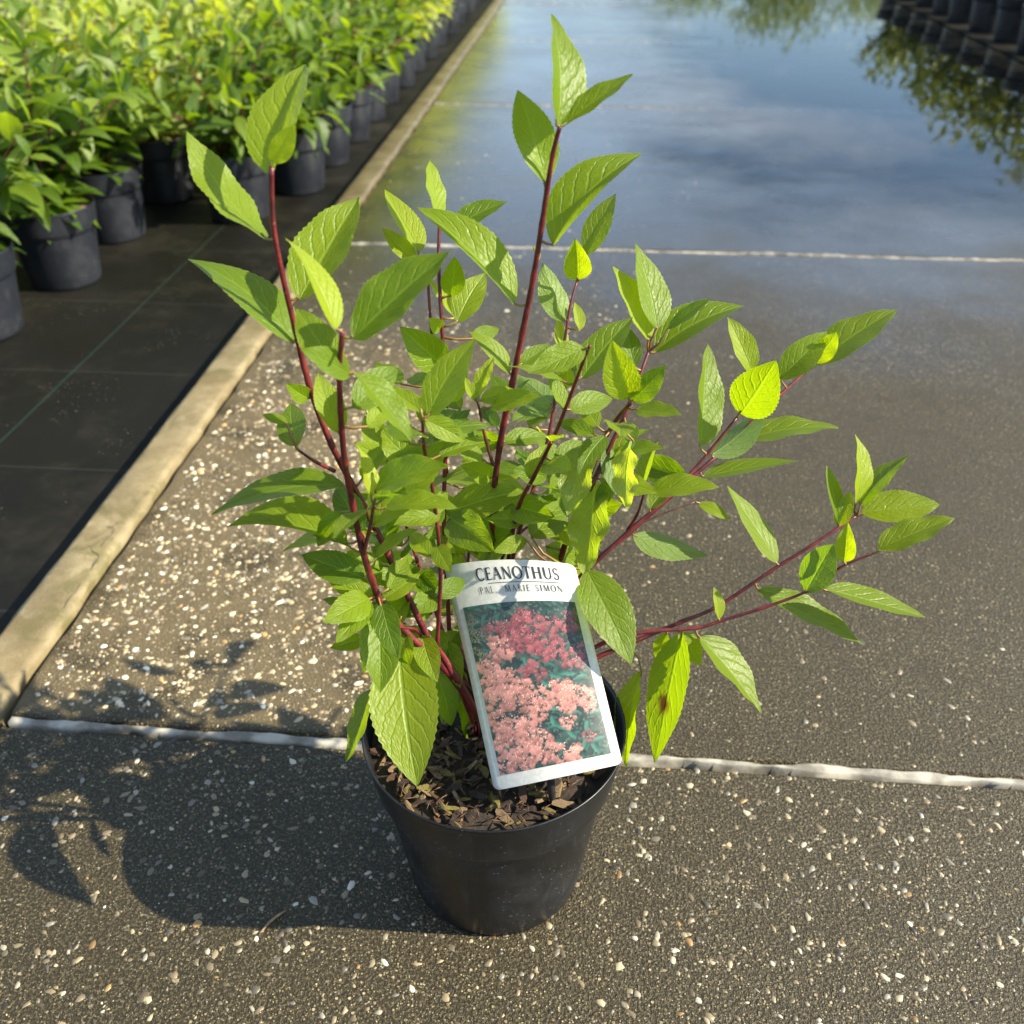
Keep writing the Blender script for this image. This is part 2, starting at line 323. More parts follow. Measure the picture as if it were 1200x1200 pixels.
def slab(y0, y1, tilt):
    g = 0.006; me = bpy.data.meshes.new('slab'); b = 0.005
    x0, x1, a, c = XL + 0.004, XR, y0 + g, y1 - g
    v = []; f = []
    rings = [(0, -0.044), (0, -b), (b * 0.4, -b * 0.3), (b, 0)]
    n = 40
    for ins, z in rings:
        loop = []
        for k in range(n): loop.append((x0 + ins + (x1 - x0 - 2 * ins) * k / n, a + ins))
        for k in range(n): loop.append((x1 - ins, a + ins + (c - a - 2 * ins) * k / n))
        for k in range(n): loop.append((x1 - ins - (x1 - x0 - 2 * ins) * k / n, c - ins))
        for k in range(n): loop.append((x0 + ins, c - ins - (c - a - 2 * ins) * k / n))
        for (x, y) in loop:
            j = 0.0016 * math.sin(x * 61 + y * 47) + 0.0012 * math.sin(x * 173 + y * 91)
            v.append((x + (j if ins < b else 0), y + (j if ins < b else 0), z + (tilt if z > -0.04 else 0)))
    N = 4 * n
    for r in range(3):
        for k in range(N): f.append((r * N + k, r * N + (k + 1) % N, (r + 1) * N + (k + 1) % N, (r + 1) * N + k))
    f.append(tuple(3 * N + k for k in range(N)))
    return mesh_obj('slab', v, f, M['concrete'], path, smooth=False)
tilts = [0.0, 0.0, 0.0, 0.001, -0.001, 0.0, 0.001, 0.0]
slabs = [slab(JY[i], JY[i + 1], tilts[i]) for i in range(len(JY) - 1)]
for i, y in enumerate(JY[1:-1]):                                      # pale mortar bead squeezed out of every joint
    v = []; f = []; n = 260; prof = [(-1, -0.03), (-1.0, 0.0004), (-0.55, 0.0028), (0.1, 0.0034), (0.7, 0.0020), (1.0, 0.0003), (1.0, -0.03)]; k = len(prof)
    for q in range(n + 1):
        x = XL + 0.012 + (XR - XL - 0.03) * q / n
        wv = 0.0037 + 0.0014 * math.sin(x * 23 + i) + 0.0012 * math.sin(x * 71 + 2 * i) + 0.0010 * random.uniform(-1, 1)
        off = 0.0016 * math.sin(x * 9 + i * 3) + 0.0008 * math.sin(x * 47)
        hh = 0.55 + 0.35 * math.sin(x * 14 + i) + random.uniform(-0.25, 0.25)
        for (a, z) in prof: v.append((x, y + off + a * wv, z * hh if z > 0 else z))
    for q in range(n):
        for j in range(k - 1): f.append((q * k + j, (q + 1) * k + j, (q + 1) * k + j + 1, q * k + j + 1))
    mesh_obj('joint_seal', v, f, M['seal'], path)

# kerb stones
mb = MB(); mb.box(-0.553, -0.479, -1.4, 10.3, -0.094, -0.046)
kerb = tag(mb.build('kerb', M['bed'], smooth=False), 'narrow weathered yellowish concrete kerb between path and ground cloth', kind='structure')
for i in range(len(JY) - 1):
    v = []; f = []; n = 90; prof = [(-0.5510, -0.06), (-0.5510, 0.002), (-0.5485, 0.0060), (-0.5430, 0.0072), (-0.502, 0.0070), (-0.4955, 0.0050), (-0.4935, 0.000), (-0.4935, -0.06)]; k = len(prof)
    for q in range(n + 1):
        y = JY[i] + 0.004 + (JY[i + 1] - JY[i] - 0.008) * q / n
        for j, (x, z) in enumerate(prof):
            a = 0.0015 * math.sin(y * 31 + j) + 0.0011 * math.sin(y * 97 + 2 * j) + 0.0008 * random.uniform(-1, 1); e = 0.004 if q in (0, n) and z > 0 else 0
            v.append((x + (a if 0 < j < k - 1 else 0), y, z + (a * 0.6 if z > 0 else 0) - e))
    for q in range(n):
        for j in range(k - 1): f.append((q * k + j, q * k + j + 1, (q + 1) * k + j + 1, (q + 1) * k + j))
    f.append(tuple(range(k))[::-1]); f.append(tuple(n * k + j for j in range(k)))
    mesh_obj('kerb_stone', v, f, M['kerb'], kerb)

# aggregate stones that stand a little proud of the slabs
def vnoise(x, y, s, seed):
    g = np.random.default_rng(seed).random((64, 64)); X = x * s; Y = y * s; i = np.floor(X).astype(int); j = np.floor(Y).astype(int); a = X - i; b = Y - j
    a = a * a * (3 - 2 * a); b = b * b * (3 - 2 * b); q = lambda p, r: g[p % 64, r % 64]
    return (q(i, j) * (1 - a) + q(i + 1, j) * a) * (1 - b) + (q(i, j + 1) * (1 - a) + q(i + 1, j + 1) * a) * b
def aggregate(parent, x0, x1, y0, y1, n, rmin, rmax, seed, pw=6.0):
    g = np.random.default_rng(seed); x = g.uniform(x0, x1, n); y = g.uniform(y0, y1, n)
    rich = np.clip(vnoise(x + 9, y + 9, 3.0, 5) * 1.8 - 0.45, 0, 1)
    left = np.clip((0.12 - x) / 0.35, 0, 1) * np.clip((y - 0.12) / 0.02, 0, 1) * np.clip((1.25 - y) / 0.5, 0, 1)
    keep = g.random(n) < np.clip(0.09 + 0.20 * rich + 0.75 * left - 0.32 * np.clip((x - 0.1) * 2, 0, 1) * (y > 0.3), 0, 1); x = x[keep]; y = y[keep]; left = left[keep]; n = len(x)
    r = rmin + (rmax - rmin) * g.random(n) ** (pw - 3.2 * left)
    K = 7; ax = g.uniform(0.85, 1.5, n); ay = g.uniform(0.6, 1.0, n); th = g.uniform(0, 6.28, n)
    a = np.arange(K) * 2 * np.pi / K
    verts = np.zeros((n, 2 * K + 1, 3)); j0 = 1 + g.uniform(-.34, .30, (n, K)); hz = r * g.uniform(0.10, 0.34, n)
    for lay, (k, zz) in enumerate(((1.06, -0.45), (0.78, 0.72))):
        vx = np.cos(a)[None] * j0 * (r * ax)[:, None] * k; vy = np.sin(a)[None] * j0 * (r * ay)[:, None] * k
        verts[:, lay * K:(lay + 1) * K, 0] = vx * np.cos(th)[:, None] - vy * np.sin(th)[:, None]; verts[:, lay * K:(lay + 1) * K, 1] = vx * np.sin(th)[:, None] + vy * np.cos(th)[:, None]
        verts[:, lay * K:(lay + 1) * K, 2] = (zz * hz)[:, None] * (1 + g.uniform(-.3, .3, (n, K)) * (lay == 1))
    verts[:, 2 * K, 2] = hz; verts[:, :, 0] += x[:, None]; verts[:, :, 1] += y[:, None]
    q = np.arange(K); q1 = (q + 1) % K
    F = np.concatenate([np.c_[q, q1, q1 + K], np.c_[q, q1 + K, q + K], np.c_[q + K, q1 + K, np.full(K, 2 * K)]])
    faces = (F[None] + (np.arange(n) * (2 * K + 1))[:, None, None]).reshape(-1, 3)
    pal = np.array([(0.46, 0.37, 0.22), (0.34, 0.26, 0.145), (0.56, 0.49, 0.34), (0.24, 0.185, 0.11), (0.13, 0.11, 0.08), (0.40, 0.24, 0.09), (0.28, 0.25, 0.19), (0.66, 0.60, 0.46)])
    col = pal[g.choice(8, n, p=[.24, .22, .14, .14, .08, .04, .08, .06])] * (g.uniform(0.45, 1.0, n) ** (1.9 - 1.2 * left) * (1 + 0.55 * left))[:, None]
    me = bpy.data.meshes.new('aggregate'); me.from_pydata(verts.reshape(-1, 3).tolist(), [], faces.tolist()); me.materials.append(M['stone'])
    me.polygons.foreach_set('use_smooth', [True] * len(me.polygons))
    at = me.color_attributes.new('Col', 'FLOAT_COLOR', 'POINT'); at.data.foreach_set('color', np.repeat(np.c_[col, np.ones(n)], 2 * K + 1, 0).ravel())
    o = bpy.data.objects.new('aggregate', me); C.objects.link(o); o.parent = parent; o['kind'] = 'stuff'
aggregate(slabs[0], -0.47, 0.62, -0.36, 0.106, 64000, 0.00045, 0.0036, 1, 7.2)
aggregate(slabs[1], -0.475, 1.05, 0.124, 1.49, 56000, 0.0007, 0.0041, 2, 7.0)
aggregate(slabs[2], -0.475, 1.6, 1.52, 2.93, 9000, 0.0012, 0.0050, 3)

# shallow rain water lying on the far slabs
pud = sheet('puddle', XL + 0.02, XR - 0.01, 1.0, 9.5, 0.0042, M['water'], 4, 16)
tag(pud, 'clear shallow rain water lying on the far path slabs', kind='structure')

# ------------------------------------------------------------------ leaves
def leaf_rows(n, serr):
    vs_ = [i / n for i in range(n + 1)]
    out = []
    for i, v in enumerate(vs_):
        s = (v ** 0.66) * ((1 - v) ** 0.98) / ((0.4024 ** 0.66) * ((1 - 0.4024) ** 0.98))
        out.append((v, max(s, 0.02 if v < .5 else 0.0) * (1 + (serr if i % 2 else -serr))))
    return out
def leaf_mesh_data(base, tip, nrm, W, bend=0.08, fold=0.3, twist=0.0, wave=0.0, rows=36, cols=8, serr=0.026, seed=0, droop=0.0, pet=None, pr=0.0009):
    g = random.Random(seed); ax = tip - base; Ln = ax.length; ax.normalize()
    nrm = (nrm - ax * nrm.dot(ax)).normalized(); side = ax.cross(nrm)           # nrm is the upper face
    vsx, uv, f, fm = [], [], [], []
    ph = g.uniform(0, 6.28); cup = g.uniform(-0.10, 0.16)
    for (v, s) in leaf_rows(rows, serr):
        tw = twist * (v - 0.3); sd = side * math.cos(tw) + nrm * math.sin(tw); nn = nrm * math.cos(tw) - side * math.sin(tw)
        arch = bend * 4 * v * (1 - v) * Ln + droop * Ln * (v ** 3 - v)
        c = base + ax * (Ln * v) + nrm * arch + side * (g.uniform(-1, 1) * 0 + 0.018 * Ln * math.sin(v * 3.1 + ph))
        hw = W * 0.5 * s
        for j in range(cols + 1):
            u = -1 + 2 * j / cols; au = abs(u)
            lift = fold * au * hw - cup * hw * au * au + wave * W * 0.10 * math.sin(v * 17 + ph + (2 if u > 0 else 0)) * au * au
            pk = math.cos(2 * math.pi * (v * 6.2 - 2.3 * au ** 1.15)) * 0.0055 * W * 6 * au * (1 - au) * 1.2
            p = c + sd * (u * hw) + nn * (lift - pk * 0.5)
            vsx.append(p); uv.append(((u + 1) / 2, v))
    k = cols + 1
    for i in range(rows):
        for j in range(cols): f.append((i * k + j, i * k + j + 1, (i + 1) * k + j + 1, (i + 1) * k + j)); fm.append(0)
    if pet is not None:
        t = MB(); mid = (pet + base) * 0.5 + nrm * (-(base - pet).length * 0.12)
        t.tube([pet, mid, base, base + ax * Ln * 0.06 - nrm * pr * 0.3], [pr * 1.25, pr, pr * 0.9, pr * 0.45], 6)
        b = len(vsx); vsx += [Vector(q) for q in t.v]; uv += [(0.5, 0)] * len(t.v); f += [tuple(b + i for i in q) for q in t.f]; fm += [1] * len(t.f)
    return vsx, uv, f, fm

# ------------------------------------------------------------------ the shrub in front
shrub = tag(empty('potted_shrub'), 'red stemmed shrub with fresh green leaves in black pot standing alone on the path', 'potted shrub')
def pot_mesh(name, mat, parent, Ht, rt, rb, collar, n=64, detail=True):
    mb = MB(); cz = Ht - collar
    prof = [(0.001, 0.006), (rb * 0.9, 0.006), (rb * 0.93, 0.0005), (rb * 0.985, 0.0015), (rb, 0.006)]
    r1 = rb + (rt - rb) * 0.52
    prof += [(rb + (r1 - rb) * t, 0.006 + (cz - 0.010) * t) for t in (0.25, 0.5, 0.75, 1.0)]
    prof += [(r1 + (rt - r1) * 0.02, cz - 0.001), (r1 + (rt - r1) * 0.42, cz + 0.0035), (r1 + (rt - r1) * 0.52, cz + 0.008), (rt * 0.985, Ht - 0.010), (rt * 0.992, Ht - 0.004), (rt, Ht - 0.0012), (rt * 0.996, Ht), (rt * 0.982, Ht - 0.0008), (rt * 0.972, Ht - 0.005), (r1 * 0.98, cz), (rb * 0.95, 0.012), (0.001, 0.012)]
    warp = lambda a, z: 0.007 * math.sin(2 * a + 0.7) * (z / Ht) + 0.003 * math.sin(3 * a + 2) * (z / Ht)
    mb.lathe(prof, n, warp=warp if detail else None)
    return mb.build(name, mat, parent)
PH, PRT = 0.163, 0.0955
pot = pot_mesh('pot', M['pot'], shrub, PH, PRT, 0.0700, 0.046, 96)
# moulded ledge on the front of the pot and a torn flap on the lip
mb = MB(); pts = []
for k in range(15):
    a = R(-104 + k * 3.2); rr = 0.0842; pts.append((rr * math.cos(a), rr * math.sin(a), 0.1165 - 0.0004 * (k - 7) ** 2 * 0.06))
mb.tube(pts, [0.0004 + 0.0011 * math.sin(math.pi * k / 14) for k in range(15)], 6); mb.build('moulded_ridge', M['pot'], pot)
# soil
v = []; f = []; nr, na = 10, 48
for i in range(nr + 1):
    for j in range(na):
        r = 0.0905 * i / nr; a = 2 * math.pi * j / na
        v.append((r * math.cos(a), r * math.sin(a), 0.146 + 0.006 * (1 - (i / nr) ** 2) + 0.0022 * math.sin(9 * r * 40 + a * 3) * (i > 0) * (i < nr) + random.uniform(-.0012, .0012)))
for i in range(nr):
    for j in range(na): f.append((i * na + j, i * na + (j + 1) % na, (i + 1) * na + (j + 1) % na, (i + 1) * na + j)[::-1])
soil = mesh_obj('soil', v, f, M['soil'], shrub)
chipm = []
for q in range(10):
    g = random.Random(q); Ls = g.uniform(0.8, 1.3); n = 5; vv = []; ff = []
    for i in range(n):
        t = i / (n - 1); wd = 0.21 * math.sin(math.pi * (0.12 + 0.76 * t)) * g.uniform(0.7, 1.2); th = 0.09 * g.uniform(0.6, 1.3)
        x = (t - .5) * Ls; o = g.uniform(-.05, .05)
        vv += [(x, o - wd, -th), (x, o + wd, -th * g.uniform(.4, 1)), (x, o + wd * .9, th), (x, o - wd * .9, th * g.uniform(.6, 1.2))]
    for i in range(n - 1):
        for j in range(4): ff.append((i * 4 + j, i * 4 + (j + 1) % 4, (i + 1) * 4 + (j + 1) % 4, (i + 1) * 4 + j))
    ff += [(3, 2, 1, 0), ((n - 1) * 4, (n - 1) * 4 + 1, (n - 1) * 4 + 2, (n - 1) * 4 + 3)]
    for mi in range(4):
        me = bpy.data.meshes.new('bark_chip'); me.from_pydata(vv, [], ff); me.materials.append(M['chip%d' % mi]); chipm.append(me)
for q in range(280):
    a = random.uniform(0, 6.283)
    if q < 200: a = random.uniform(R(175), R(365))
    r = 0.086 * math.sqrt(random.uniform(0.02, 1)); mi = random.choices((0, 1, 2, 3), (4, 3, 3, 2))[0]
    o = bpy.data.objects.new('bark_chip', chipm[random.randrange(10) * 4 + mi]); C.objects.link(o); o.parent = soil
    s = random.uniform(0.005, 0.015); o.scale = (s, s * random.uniform(.6, 1.1), s)
    r = min(r, 0.089 - s * 0.35); o.location = (r * math.cos(a), r * math.sin(a), 0.1475 + 0.006 * (1 - (r / .09) ** 2) + random.uniform(0, 0.005))
    o.rotation_euler = (random.gauss(0, 0.5), random.gauss(0, 0.4), random.uniform(0, 6.28))

mb = MB()
for q in range(200):
    a = random.uniform(R(170), R(370)); r = 0.084 * math.sqrt(random.uniform(0.05, 1)); z = 0.1495 + 0.006 * (1 - (r / .09) ** 2) + random.uniform(0, .006); b = random.uniform(0, 6.28); l_ = random.uniform(.002, .006)
    c = Vector((r * math.cos(a), r * math.sin(a), z)); d_ = Vector((math.cos(b) * l_, math.sin(b) * l_, random.uniform(-.002, .002)))
    mb.tube([c - d_, c + Vector((0, 0, .0004)), c + d_], [.0002, .0005, .00015], 4)
mb.build('mulch_fibres', M['chip0'], soil)['kind'] = 'stuff'
# stems: pixel track of each shoot and how far it leans towards (-) or away from (+) the lens
STEMS = {
 'S1': ([(577, 700), (577, 600), (586, 520), (600, 450), (612, 390), (625, 325), (635, 262), (641, 222), (648, 180), (656, 148)], 0.055, 0.03, 2.4),
 'L1': ([(497, 762), (452, 715), (436, 680), (424, 640), (413, 590), (404, 540), (399, 480), (398, 430), (401, 388)], -0.015, -0.055, 2.6),
 'L2': ([(500, 745), (455, 650), (428, 596), (388, 520), (362, 450), (346, 385), (330, 318), (320, 260), (318, 196)], 0.0, -0.015, 2.4),
 'S3': ([(528, 770), (524, 690), (520, 600), (523, 500), (520, 420), (516, 350), (514, 300), (515, 258)], 0.03, 0.08, 1.9),
 'S3b': ([(512, 760), (516, 660), (505, 560), (497, 525), (495, 490)], -0.01, -0.03, 1.6),
 'S3c': ([(524, 560), (512, 450), (505, 380), (500, 318), (492, 302)], 0.055, 0.09, 1.3),
 'S1t': ([(578, 545), (568, 510), (562, 480), (558, 468)], 0.005, 0.0, 1.2),
 'S4': ([(590, 690), (606, 600), (625, 560), (650, 510), (668, 465), (683, 425), (691, 405)], 0.055, 0.0, 1.7),
 'S5': ([(592, 690), (612, 610), (626, 570), (641, 520), (650, 470), (660, 410), (668, 360), (676, 330)], 0.06, 0.13, 1.7),
 'S6': ([(640, 720), (660, 645), (682, 580), (706, 520), (724, 490), (739, 472)], 0.078, 0.0, 2.4),
 'S6b': ([(690, 575), (712, 530), (735, 480), (750, 440), (760, 412)], 0.03, 0.07, 1.8),
 'Ra': ([(650, 720), (690, 665), (740, 622), (790, 578), (832, 541), (857, 523), (884, 490), (917, 460), (947, 433)], 0.05, 0.15, 2.1),
 'Rb': ([(655, 700), (704, 653), (745, 615), (778, 588), (807, 557), (833, 527), (863, 490)], 0.045, 0.09, 1.9),
 'Rc': ([(735, 622), (748, 600), (757, 568)], 0.06, 0.055, 1.3),
 'Rd': ([(738, 620), (772, 604), (815, 588)], 0.07, 0.08, 0.9),
 'R1': ([(640, 800), (700, 770), (752, 748), (800, 728), (842, 710), (905, 668), (950, 640), (980, 620), (1003, 605)], 0.02, 0.07, 2.0),
 'R2': ([(650, 790), (710, 752), (760, 740), (815, 736), (850, 726), (895, 712), (945, 693), (985, 665), (1022, 649)], 0.02, 0.03, 1.7),
 'L1t': ([(426, 648), (433, 620), (438, 590)], -0.03, -0.045, 1.5),
 'L2t': ([(392, 552), (368, 540), (349, 527)], -0.005, -0.02, 1.3),
 'Lw': ([(505, 770), (490, 740), (470, 735), (447, 725)], 0.0, -0.03, 1.5),
 'B1': ([(540, 760), (548, 660), (556, 590), (566, 540)], 0.045, 0.12, 1.5),
 'B2': ([(560, 770), (590, 650), (640, 600), (672, 560), (690, 540)], 0.05, 0.12, 1.4),
 'B3': ([(530, 770), (490, 660), (465, 580), (452, 540)], 0.02, 0.04, 1.5),
 'B4': ([(560, 780), (620, 700), (655, 660)], 0.045, 0.035, 1.6),
}
def catmull(pts, per=6):
    out = []; q = [pts[0] * 2 - pts[1]] + pts + [pts[-1] * 2 - pts[-2]]
    for i in range(1, len(q) - 2):
        a, b, c, d = q[i - 1], q[i], q[i + 1], q[i + 2]
        for k in range(per):
            t = k / per; out.append(0.5 * ((2 * b) + (c - a) * t + (2 * a - 5 * b + 4 * c - d) * t * t + (3 * b - a - 3 * c + d) * t ** 3))
    out.append(pts[-1]); return out
stem_samples = []; stem_objs = {}
for si, (nm, (pix, d0, d1, rad)) in enumerate(STEMS.items()):
    n = len(pix); sub = nm in ('S1t', 'S3c', 'Rc', 'Rd', 'L1t', 'L2t', 'S6b')
    p2 = [Vector((x, y, d0 + (d1 - d0) * i / (n - 1))) for i, (x, y) in enumerate(pix)]
    c2 = catmull(p2, 6); w3 = [P(q.x, q.y, q.z) for q in c2]
    if not sub:                                            # root the shoot in the soil near the pot axis
        a = si * 2.4; root = Vector((0.012 * math.cos(a), 0.012 * math.sin(a), 0.147))
        seg = [root.lerp(w3[0], t) + Vector((0, 0, 0.010)) * math.sin(math.pi * t) for t in (0, .2, .4, .6, .8)]
        w3 = seg + w3
    k = len(w3); rr = [rad * 0.001 * (1.0 - 0.52 * i / (k - 1)) * (1 + (0.16 if i % 6 == 5 else 0) + random.uniform(-.04, .04)) for i in range(k)]
    mb = MB(); mb.tube(w3, rr, 9)
    o = mb.build('stem', M['stem'] if rad > 1.25 else M['twig'], shrub); stem_objs[nm] = o
    off = k - len(c2)
    for i, q in enumerate(c2): stem_samples.append((q.x, q.y, q.z, nm, w3[i + off], i / (len(c2) - 1)))

